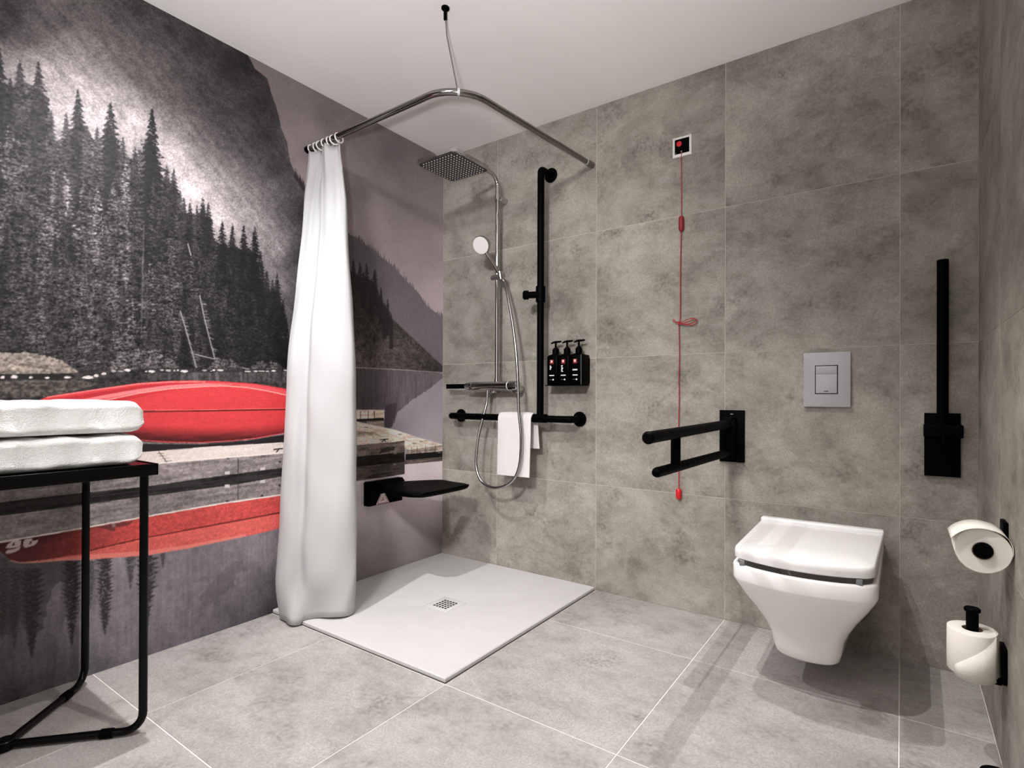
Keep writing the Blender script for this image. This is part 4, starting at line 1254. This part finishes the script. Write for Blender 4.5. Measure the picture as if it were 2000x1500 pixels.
# ------------------------------------------------------------------ emergency pull cord
al_ = thing('emergency_pull_cord', 'white-framed black alarm plate with red button and long red pull cord', 'alarm cord', (1.424, 0, 2.0))
fr = MB()
fx0, fx1, fz0, fz1 = 1.3825, 1.4655, 1.9580, 2.0435
fr.loft([[(x, -0.0005, z) for x, z in ((fx0, fz0), (fx1, fz0), (fx1, fz1), (fx0, fz1))], [(x, -0.008, z) for x, z in ((fx0, fz0), (fx1, fz0), (fx1, fz1), (fx0, fz1))],
         [(x, -0.0095, z) for x, z in ((fx0 + .002, fz0 + .002), (fx1 - .002, fz0 + .002), (fx1 - .002, fz1 - .002), (fx0 + .002, fz1 - .002))],
         [(x, -0.0095, z) for x, z in ((fx0 + .009, fz0 + .012), (fx1 - .009, fz0 + .012), (fx1 - .009, fz1 - .009), (fx0 + .009, fz1 - .009))],
         [(x, -0.006, z) for x, z in ((fx0 + .009, fz0 + .012), (fx1 - .009, fz0 + .012), (fx1 - .009, fz1 - .009), (fx0 + .009, fz1 - .009))]], cap=False)
fr.build('frame', M['whiteplastic'], al_, 30)
MB().box((fx0 + .006, -0.0075, fz0 + .008), (fx1 - .006, -0.002, fz1 - .006)).build('black_panel', M['blackplastic'], al_, 0)
MB().cyl((1.411, -0.007, 2.014), (1.411, -0.0105, 2.014), 0.0118, 28, 0.001).build('red_button', M['red'], al_)
MB().cyl((1.4215, -0.007, 1.979), (1.4215, -0.0090, 1.979), 0.0032, 14).build('cord_eye', M['steel'], al_)
MB().box((1.3945, -0.0078, 1.9735), (1.3985, -0.0073, 1.9775)).build('small_symbol', M['greyprint'], al_, 0)
cy_ = -0.012
MB().tube(spline([(1.4215, -0.009, 1.979), (1.4225, cy_, 1.90), (1.4235, cy_, 1.80), (1.4230, cy_, 1.69)], 4), 0.0016, 8).build('upper_cord', M['redcord'], al_)
MB().tube([(1.423, cy_, 1.698), (1.423, cy_, 1.6975), (1.423, cy_, 1.690), (1.423, cy_, 1.642), (1.423, cy_, 1.634), (1.423, cy_, 1.6335)], [0.003, 0.0075, 0.0115, 0.0115, 0.0075, 0.003], 20).build('bead', M['redbead'], al_)
low = [(1.4225, cy_, 1.635), (1.4200, cy_, 1.50), (1.4195, cy_, 1.38), (1.4190, cy_, 1.26), (1.4155, cy_ - .002, 1.238), (1.4145, cy_, 1.21), (1.4165, cy_, 1.10), (1.4145, cy_, 1.0), (1.4158, cy_, 0.93), (1.4138, cy_, 0.80), (1.4150, cy_, 0.66), (1.4145, cy_, 0.515)]
MB().tube(spline(low, 6), 0.0020, 8).build('lower_cord', M['redcord'], al_)
bow = MB()
bow.tube(spline([(1.4150, cy_ - .003, 1.237), (1.440, cy_ - .004, 1.246), (1.470, cy_ - .003, 1.254), (1.490, cy_, 1.248), (1.492, cy_, 1.236), (1.478, cy_ - .003, 1.226), (1.445, cy_ - .004, 1.228), (1.4150, cy_ - .004, 1.236)], 6), 0.0017, 8)
bow.tube(spline([(1.4150, cy_ - .005, 1.237), (1.440, cy_ - .006, 1.236), (1.466, cy_ - .005, 1.243), (1.484, cy_ - .003, 1.252), (1.488, cy_ - .003, 1.240), (1.470, cy_ - .005, 1.231), (1.440, cy_ - .005, 1.231), (1.4150, cy_ - .005, 1.235)], 6), 0.0017, 8)
bow.tube(spline([(1.4150, cy_ - .003, 1.236), (1.400, cy_ - .004, 1.241), (1.389, cy_ - .003, 1.248), (1.387, cy_ - .003, 1.253), (1.393, cy_ - .003, 1.253), (1.405, cy_ - .004, 1.243), (1.4150, cy_ - .004, 1.236)], 6), 0.0015, 8)
bow.tube([(1.4150, cy_ - .006, 1.244), (1.4152, cy_ - .006, 1.243), (1.4152, cy_ - .005, 1.230), (1.4150, cy_ - .005, 1.229)], [0.002, 0.0045, 0.0045, 0.002], 10)
bow.build('tied_bow', M['redcord'], al_)
MB().tube([(1.4145, cy_, 0.524), (1.4145, cy_, 0.5235), (1.4145, cy_, 0.516), (1.4145, cy_, 0.486), (1.4145, cy_, 0.479), (1.4145, cy_, 0.4785)], [0.003, 0.008, 0.0125, 0.0125, 0.009, 0.003], 20).build('pull_grip', M['red'], al_)

# ------------------------------------------------------------------ folding grab bars beside the toilet
AX = 1.6365
ga = thing('folding_grab_bar', 'black folding toilet grab bar lowered, standing out from the wall', 'grab bar', (AX, 0, 0.76))
MB().box((AX - 0.0495, -0.012, 0.654), (AX + 0.0495, -0.0005, 0.8655), 0.0015).build('wall_plate', M['black'], ga)
hg = MB().box((AX - 0.020, -0.085, 0.672), (AX + 0.020, -0.011, 0.838), 0.006).build('hinge_block', M['black'], ga)
MB().cyl((AX - 0.026, -0.066, 0.812), (AX + 0.026, -0.066, 0.812), 0.019, 22, 0.002).build('hinge_pin', M['black'], hg)
MB().box((AX - 0.006, -0.0125, 0.847), (AX + 0.006, -0.0118, 0.852)).build('maker_mark', M['greyprint'], ga, 0)
MB().tube(round_path([(AX, -0.06, 0.811), (AX, -0.870, 0.805)], 0.01), 0.0172, 22).build('upper_tube', M['black'], ga)
MB().tube([(AX, -0.868, 0.805), (AX, -0.880, 0.805), (AX, -0.886, 0.805)], [0.0178, 0.0178, 0.012], 22).build('end_cap', M['black'], ga)
MB().tube([(AX, -0.06, 0.697), (AX, -0.814, 0.703), (AX, -0.824, 0.703), (AX, -0.828, 0.703)], [0.0150, 0.0150, 0.0120, 0.006], 22).build('lower_tube', M['black'], ga)
MB().cyl((AX, -0.664, 0.702), (AX, -0.664, 0.808), 0.0150, 20).build('strut', M['black'], ga)

GX = 2.3275
gb = thing('folding_grab_bar', 'black folding toilet grab bar folded up flat against the wall', 'grab bar', (GX, 0, 0.76))
MB().box((GX - 0.0495, -0.012, 0.6525), (GX + 0.0495, -0.0005, 0.866), 0.0015).build('wall_plate', M['black'], gb)
hg2 = MB().box((GX - 0.0525, -0.075, 0.787), (GX + 0.0525, -0.011, 0.829), 0.004).build('hinge_block', M['black'], gb)
MB().box((GX - 0.004, -0.0775, 0.765), (GX + 0.004, -0.0605, 0.790), 0.001).build('release_tab', M['black'], hg2)
MB().tube([(GX - .001, -0.050, 0.800), (GX - .001, -0.050, 1.374), (GX - .001, -0.050, 1.3745)], [0.0165, 0.0165, 0.0155], 24).build('upper_tube', M['black'], gb)

# ------------------------------------------------------------------ flush plate
fp = thing('flush_plate', 'brushed steel dual flush plate above the toilet', 'flush plate', (1.98, 0, 0.98))
px0, px1, pz0, pz1 = 1.9025, 2.0585, 0.8830, 1.0865
MB().box((px0, -0.0105, pz0), (px1, -0.0075, pz1), 0.0007).build('cover_plate', M['steel'], fp)
MB().box((px0 + .004, -0.0078, pz0 + .004), (px1 - .002, -0.0005, pz1 - .004)).build('back_frame', M['blackplastic'], fp, 0)
bx0, bx1, bz0, bz1 = 1.9415, 2.0180, 0.9310, 1.0385
MB().box((bx0, -0.0112, bz0), (bx1, -0.0103, bz1), 0.0003).build('button_gap', M['hole'], fp)
bg = MB().box((bx0 + .003, -0.0135, bz0 + .003), (bx1 - .003, -0.0108, 1.0055), 0.0008).build('large_button', M['steel'], fp)
MB().box((bx0 + .003, -0.0140, 1.0062), (bx1 - .003, -0.0108, bz1 - .003), 0.0008).build('small_button', M['steel'], fp)
mk = MB()
for q in range(5):
    mk.box((1.9735 + 0.0028 * q, -0.0138, 0.9395), (1.9735 + 0.0028 * q + 0.0020, -0.0134, 0.9432))
mk.build('maker_mark', M['hole'], bg, 0)

# ------------------------------------------------------------------ toilet
TCX = 1.9655
to = thing('wall_hung_toilet', 'white wall-hung toilet with closed square lid', 'toilet', (TCX, 0, 0.1))

def outline(hb, hf, yb, yf, bow, rc, z, dx=0.0):
    """plan outline: flat back, near-straight sides, rounded front corners running smoothly into a bowed front edge"""
    n1, n2, n3 = 8, 9, 15
    phi = math.atan(2 * bow / max(hf - rc * 0.5, 1e-3))
    L_ = []
    for k in range(n1):
        t = k / n1
        L_.append((-(hb + (hf - hb) * t), yb + (yf + rc - yb) * t))
    for k in range(n2 + 1):
        a = PI + (PI / 2 - phi) * k / n2
        L_.append((-hf + rc + rc * math.cos(a), yf + rc + rc * math.sin(a)))
    xe, ye = L_[-1]
    dep = -xe * math.tan(phi) / 2
    mid = []
    for k in range(1, n3):
        x = xe - 2 * xe * k / n3
        mid.append((x, ye - dep * (1 - (x / xe) ** 2)))
    P = L_ + mid + [(-x, y) for x, y in reversed(L_)]
    return [(TCX + dx + x, y, z) for x, y in P]

YB = -0.0008
bowl = MB()
bowl.loft([
    outline(.094, .072, YB, -.412, .010, .040, .0990),
    outline(.103, .084, YB, -.422, .012, .045, .1015),
    outline(.108, .092, YB, -.430, .014, .048, .110),
    outline(.111, .098, YB, -.437, .015, .050, .135),
    outline(.117, .105, YB, -.449, .017, .052, .175),
    outline(.130, .120, YB, -.472, .020, .054, .215),
    outline(.152, .144, YB, -.503, .024, .056, .262),
    outline(.176, .170, YB, -.530, .028, .058, .305),
    outline(.190, .187, YB, -.549, .031, .058, .338),
    outline(.1945, .1935, YB, -.558, .032, .056, .354),
    outline(.1960, .1952, YB, -.560, .032, .056, .360),
    outline(.1965, .1950, YB, -.561, .032, .056, .396),
    outline(.1950, .1935, YB, -.559, .032, .055, .4015),
    outline(.1920, .1905, YB - .004, -.556, .032, .054, .4035),
    outline(.1840, .182, -.05, -.548, .031, .052, .4015),
    outline(.178, .176, -.06, -.540, .030, .052, .380),
    outline(.110, .105, -.14, -.440, .016, .050, .240)])
bowl.build('bowl', M['ceramic'], to, 50)
lid = MB()
lid.loft([outline(.193, .184, -.070, -.552, .034, .046, .4190), outline(.1975, .1885, -.066, -.557, .034, .048, .4220), outline(.1985, .1895, -.066, -.558, .034, .048, .436),
          outline(.1985, .1885, -.066, -.557, .034, .048, .4465), outline(.1965, .1865, -.068, -.554, .034, .047, .4510), outline(.1930, .1830, -.072, -.550, .034, .046, .4525),
          outline(.120, .110, -.15, -.42, .02, .04, .4524)])
lid.build('lid', M['lid'], to, 50)
MB().box((TCX - .1990, -.098, .4420), (TCX + .1990, -.0605, .4625), .006).build('hinge_cover', M['lid'], to)
for x, y in ((-.158, -.551), (.152, -.551)):
    MB().box((TCX + x - .008, y - .006, .4020), (TCX + x + .008, y + .006, .4195), .002).build('lid_bumper', M['greyrubber'], to)
for x in (-.120, .120):
    MB().cyl((TCX + x, -.080, .3990), (TCX + x, -.080, .444), .016, 20).build('hinge_post', M['steel'], to)

# ------------------------------------------------------------------ toilet paper holders and rolls
def roll_mesh(c, axis, r, l, hole, seed):
    """paper part and core part of a roll, axis from c along axis (length l)"""
    d = Vector(axis).normalized()
    ref = Vector((0, 0, 1)) if abs(d.z) < 0.9 else Vector((1, 0, 0))
    u = d.cross(ref).normalized()
    w = d.cross(u)
    rnd = random.Random(seed)
    n = 56
    wob = [1 + 0.018 * math.sin(2 * 2 * PI * k / n + seed) + 0.012 * math.sin(3 * 2 * PI * k / n + 2 * seed) for k in range(n)]
    c = Vector(c)
    def lp(rr, h, wb=True):
        return [c + d * h + (u * math.cos(2 * PI * k / n) + w * math.sin(2 * PI * k / n)) * rr * (wob[k] if wb else 1) for k in range(n)]
    pm = MB().loft([lp(hole, 0, False), lp(hole + .002, -.0006, False), lp(r * .8, .0004), lp(r - .0012, .0), lp(r, .0014), lp(r * 1.004, l * .5), lp(r, l - .0014), lp(r - .0012, l), lp(hole, l, False)], cap=False)
    cm = MB().loft([lp(hole - .0002, .0005, False), lp(hole - .0002, l - .0005, False), lp(hole - .0014, l - .0005, False), lp(hole - .0014, .0005, False), lp(hole - .0002, .0005, False)], cap=False)
    return pm, cm

# upper holder: pin parallel to the wall
UY, UX, UZ = -0.682, 2.3675, 0.5695
PH = thing('toilet_paper_holder', 'black toilet paper holder with horizontal pin on the side wall', 'paper holder', (W, -0.57, 0.60), 'toilet paper holders')
MB().box((W - .010, -.600, .556), (W - .0005, -.545, .622), .002).build('wall_plate', M['black'], PH)
MB().box((W - .062, -.577, .5600), (W - .008, -.561, .5900), .002).build('arm', M['black'], PH)
MB().cyl((UX, -.566, UZ), (UX, UY - .004, UZ), .0165, 24, .001).build('pin', M['black'], PH)
MB().cyl((UX, UY - .003, UZ), (UX, UY - .010, UZ), .0182, 24, .0015).build('pin_cap', M['black'], PH)
tp = thing('toilet_roll', 'toilet paper roll with loose flap on the horizontal pin', 'toilet paper', (UX, -.63, UZ - .004), 'toilet paper rolls')
pm, cm = roll_mesh((UX, UY, UZ - .0025), (0, 1, 0), .0515, .098, .0200, 1)
pm.build('paper', M['paper'], tp, 50)
cm.build('core', M['card'], tp, 50)
# flap: sheet lifting off the top and hanging forward over the left edge
rows = []
for k in range(19):
    a = math.radians(-8 + 165 * k / 18)
    rr = .0525 + .0035 * math.sin(PI * min(1, k / 9)) + (.012 * ((k - 9) / 9) ** 2 if k > 9 else 0)
    yo = 0.0 - 0.016 * max(0, (k - 5) / 13)
    rows.append([(UX + rr * math.cos(a), UY - .002 + yo, UZ - .0025 + rr * math.sin(a)), (UX + rr * math.cos(a), UY + .04, UZ - .0025 + rr * math.sin(a)), (UX + rr * math.cos(a), UY + .096, UZ - .0025 + rr * math.sin(a))])
fl_ = MB().loft(rows, cap=False, closed=False).build('loose_sheet', M['paper'], tp, 60)
fl_.modifiers.new('thickness', 'SOLIDIFY').thickness = .0008

# lower holder: upright pin for the spare roll
LX, LY = 2.3595, -0.560
QH = thing('toilet_paper_holder', 'black spare roll holder with upright pin low on the side wall', 'paper holder', (W, LY, 0.27), 'toilet paper holders')
MB().box((W - .010, LY - .0275, .232), (W - .0005, LY + .0275, .318), .002).build('wall_plate', M['black'], QH)
MB().box((LX - .014, LY - .008, .222), (W - .008, LY + .008, .2365), .002).build('arm', M['black'], QH)
MB().cyl((LX, LY, .236), (LX, LY, .388), .0128, 24, .001).build('pin', M['black'], QH)
MB().cyl((LX, LY, .387), (LX, LY, .3965), .0170, 24, .002).build('pin_cap', M['black'], QH)
MB().cyl((LX, LY, .2362), (LX, LY, .2400), .032, 28, .001).build('rest_disc', M['black'], QH)
tq = thing('toilet_roll', 'spare toilet paper roll with pointed sheet end on the upright pin', 'toilet paper', (LX, LY, .2405), 'toilet paper rolls')
pm, cm = roll_mesh((LX, LY, .2405), (0, 0, 1), .0515, .1045, .0215, 2)
pm.build('paper', M['paper'], tq, 50)
cm.build('core', M['card'], tq, 50)
rows = []
for k in range(15):
    a = math.radians(-135 + 100 * k / 14)
    q = k / 14
    rr = .0528 + .0015 * math.sin(PI * q)
    zt_, zb2 = .262 + (.3445 - .262) * q, .236 - .004 * math.sin(PI * q)
    rows.append([(LX + rr * math.cos(a), LY + rr * math.sin(a), zt_), (LX + rr * math.cos(a), LY + rr * math.sin(a), zb2)])
fs_ = MB().loft(rows, cap=False, closed=False).build('loose_sheet', M['paper'], tq, 60)
fs_.modifiers.new('thickness', 'SOLIDIFY').thickness = .0012

# ------------------------------------------------------------------ folding shower seat
ss = thing('folding_shower_seat', 'black folding shower seat lowered from the mural wall', 'shower seat', (0.0, -0.44, 0.42))
bk = MB()
prf = [(0.0005, .376), (.040, .376), (.044, .380), (.044, .436), (.060, .450), (.060, .482), (.044, .496), (.012, .496), (0.0005, .490)]
bk.prism([(x, -.545, z) for x, z in prf], (0, .208, 0))
bko = bk.build('wall_bracket', M['black'], ss, 30)
MB().cyl((.044, -.560, .452), (.044, -.320, .452), .0095, 18, .001).build('hinge_rod', M['black'], ss)
stm = MB()
sec = []
for k in range(25):
    q = k / 24
    x = .050 + .335 * q
    dip = .004 * math.cos(PI * (q - .1) * 2)
    wk = min(1.0, max(0.0, (q - .10) / .32))
    hwid = .190 * (0.46 + 0.54 * wk * wk * (3 - 2 * wk)) * (1 - 0.16 * max(0, (q - .78) / .22) ** 2)
    cyy = -.440 + .080 * wk
    zt2 = .484 + dip + .006 * math.sin(PI * q) - .010 * q
    thk = (.048 - .018 * q) if k not in (0, 24) else .016
    lp_ = []
    for j in range(28):
        a = 2 * PI * j / 28
        c_, s_ = math.cos(a), math.sin(a)
        lp_.append((x, cyy + hwid * math.copysign(abs(c_) ** 0.45, c_), zt2 - thk / 2 + thk / 2 * math.copysign(abs(s_) ** 0.6, s_) - .006 * (1 - abs(c_)) * (1 if s_ > 0 else 0)))
    sec.append(lp_)
stm.loft(sec)
stm.build('seat', M['black'], ss, 50)
# warning sticker on the bracket's slanted face, flat to the wall side face
def bpt(y, z):
    x = .044
    return (x + .0006, y, z)
stk = MB()
stk.prism([bpt(-.506, .380), bpt(-.424, .380), bpt(-.452, .430), bpt(-.478, .430)], (.0006, 0, 0))
sto = stk.build('warning_sticker', M['whiteprint'], bko, 0)
rdl = MB()
for a, b in (((-.499, .3835), (-.475, .4275)), ((-.455, .4275), (-.431, .3835)), ((-.499, .3835), (-.431, .3835)), ((-.478, .394), (-.456, .400)), ((-.468, .400), (-.462, .412))):
    A_, B_ = Vector(bpt(*a)) + Vector((.0012, 0, 0)), Vector(bpt(*b)) + Vector((.0012, 0, 0))
    rdl.cyl(A_, B_, .0015, 6)
rdl.build('warning_symbol', M['red'], bko, 0)

# ------------------------------------------------------------------ towel table
tb = thing('towel_table', 'black square metal side table with crossed tube base', 'table', (0.285, -1.875, 0))
TX0, TX1, TY0, TY1 = 0.030, 0.540, -2.120, -1.628
ZT = 0.733
MB().box((TX0 + .004, TY0 + .004, ZT - .008), (TX1 - .004, TY1 - .004, ZT - .003), .001).build('table_top', M['blackgloss'], tb)
for nm, a, b in (('apron', (TX1 - .004, TY0, ZT - .031), (TX1, TY1, ZT)), ('apron', (TX0, TY0, ZT - .031), (TX0 + .004, TY1, ZT)), ('apron', (TX0, TY1 - .004, ZT - .031), (TX1, TY1, ZT)), ('apron', (TX0, TY0, ZT - .031), (TX1, TY0 + .004, ZT))):
    MB().box(a, b, .0008).build(nm, M['blackgloss'], tb)
lx0, lx1, ly0, ly1 = 0.064, 0.505, -2.100, -1.648
ccx, ccy = (lx0 + lx1) / 2, (ly0 + ly1) / 2
for x, y in ((lx1, ly1), (lx0, ly1), (lx1, ly0), (lx0, ly0)):
    v = Vector((ccx - x, ccy - y, 0)).normalized()
    p = [(x, y, ZT - .006), (x, y, .0125), (ccx - v.x * .012, ccy - v.y * .012, .0125)]
    lg_ = MB().tube(round_path(p, .048, 10), .0100, 16).build('leg', M['blackgloss'], tb)
    a = Vector((x, y, .0125)) + v * .070
    MB().cyl(a, a + v * .030, .0125, 16, .001).build('foot_sleeve', M['black'], lg_)
MB().cyl((ccx, ccy, .001), (ccx, ccy, .026), .022, 20, .002).build('cross_hub', M['blackgloss'], tb)

# folded bath towels
def bath_towel(z0, h, seed, ye, label):
    x0, x1, y0 = 0.075, 0.512, -2.095
    n, m = 64, 46
    sec = []
    for i in range(m + 1):
        q = i / m
        # along y from the far end to the folded end next to the shower
        y = y0 + (ye - y0) * q
        e_ = min(1.0, (q * m) / 2.5, (m - i) / 2.5)
        k_ = 0.62 + 0.38 * math.sqrt(max(0.0, 1 - (1 - e_) ** 2))
        lp_ = []
        for j in range(n):
            a = 2 * PI * j / n
            c_, s_ = math.cos(a), math.sin(a)
            px = (x0 + x1) / 2 + (x1 - x0) / 2 * math.copysign(abs(c_) ** 0.22, c_) * (0.94 + 0.06 * k_)
            pz = z0 + h / 2 + (h / 2) * math.copysign(abs(s_) ** 0.30, s_) * k_
            fold = 0.0
            if c_ > 0.9:       # crease between the two leaves on the long side
                fold = -0.004 * math.exp(-((s_) / 0.10) ** 2)
            nz3 = 0.0022 * math.sin(17 * q + 3 * a + seed) + 0.0018 * math.sin(31 * q - 2 * a + 2 * seed) + 0.0012 * math.sin(53 * q + 5 * a)
            if s_ < -0.7:
                nz3 = 0
            lp_.append((px + fold + nz3 * (c_), y + 0.003 * math.sin(3 * a + seed), pz + nz3 * 0.8 * (s_ if s_ > 0 else 0)))
        sec.append(lp_)
    o = MB().loft(sec).build('bath_towel', M['towel'], None, 70)
    tag(rebase(o, (0.29, -1.88, z0)), label, 'towel', 'folded bath towels')

bath_towel(0.7305, 0.083, 1.0, -1.655, 'folded white bath towel lying directly on the black table')
bath_towel(0.8160, 0.086, 2.6, -1.652, 'folded white bath towel on top of the other towel')

# ------------------------------------------------------------------ brush holder by the side wall (only its rim shows)
bx_, by_ = 2.3855, -0.772
bn = thing('toilet_brush_holder', 'small black round toilet brush holder on the floor by the side wall', 'brush holder', (bx_, by_, 0))
MB().tube([(bx_, by_, .0005), (bx_, by_, .001), (bx_, by_, .004), (bx_, by_, .100), (bx_, by_, .104)], [.030, .034, .036, .036, .034], 32).build('cup', M['black'], bn)
MB().tube([(bx_, by_, .104), (bx_, by_, .106), (bx_, by_, .116), (bx_, by_, .120)], [.024, .034, .032, .008], 32).build('lid', M['black'], bn)
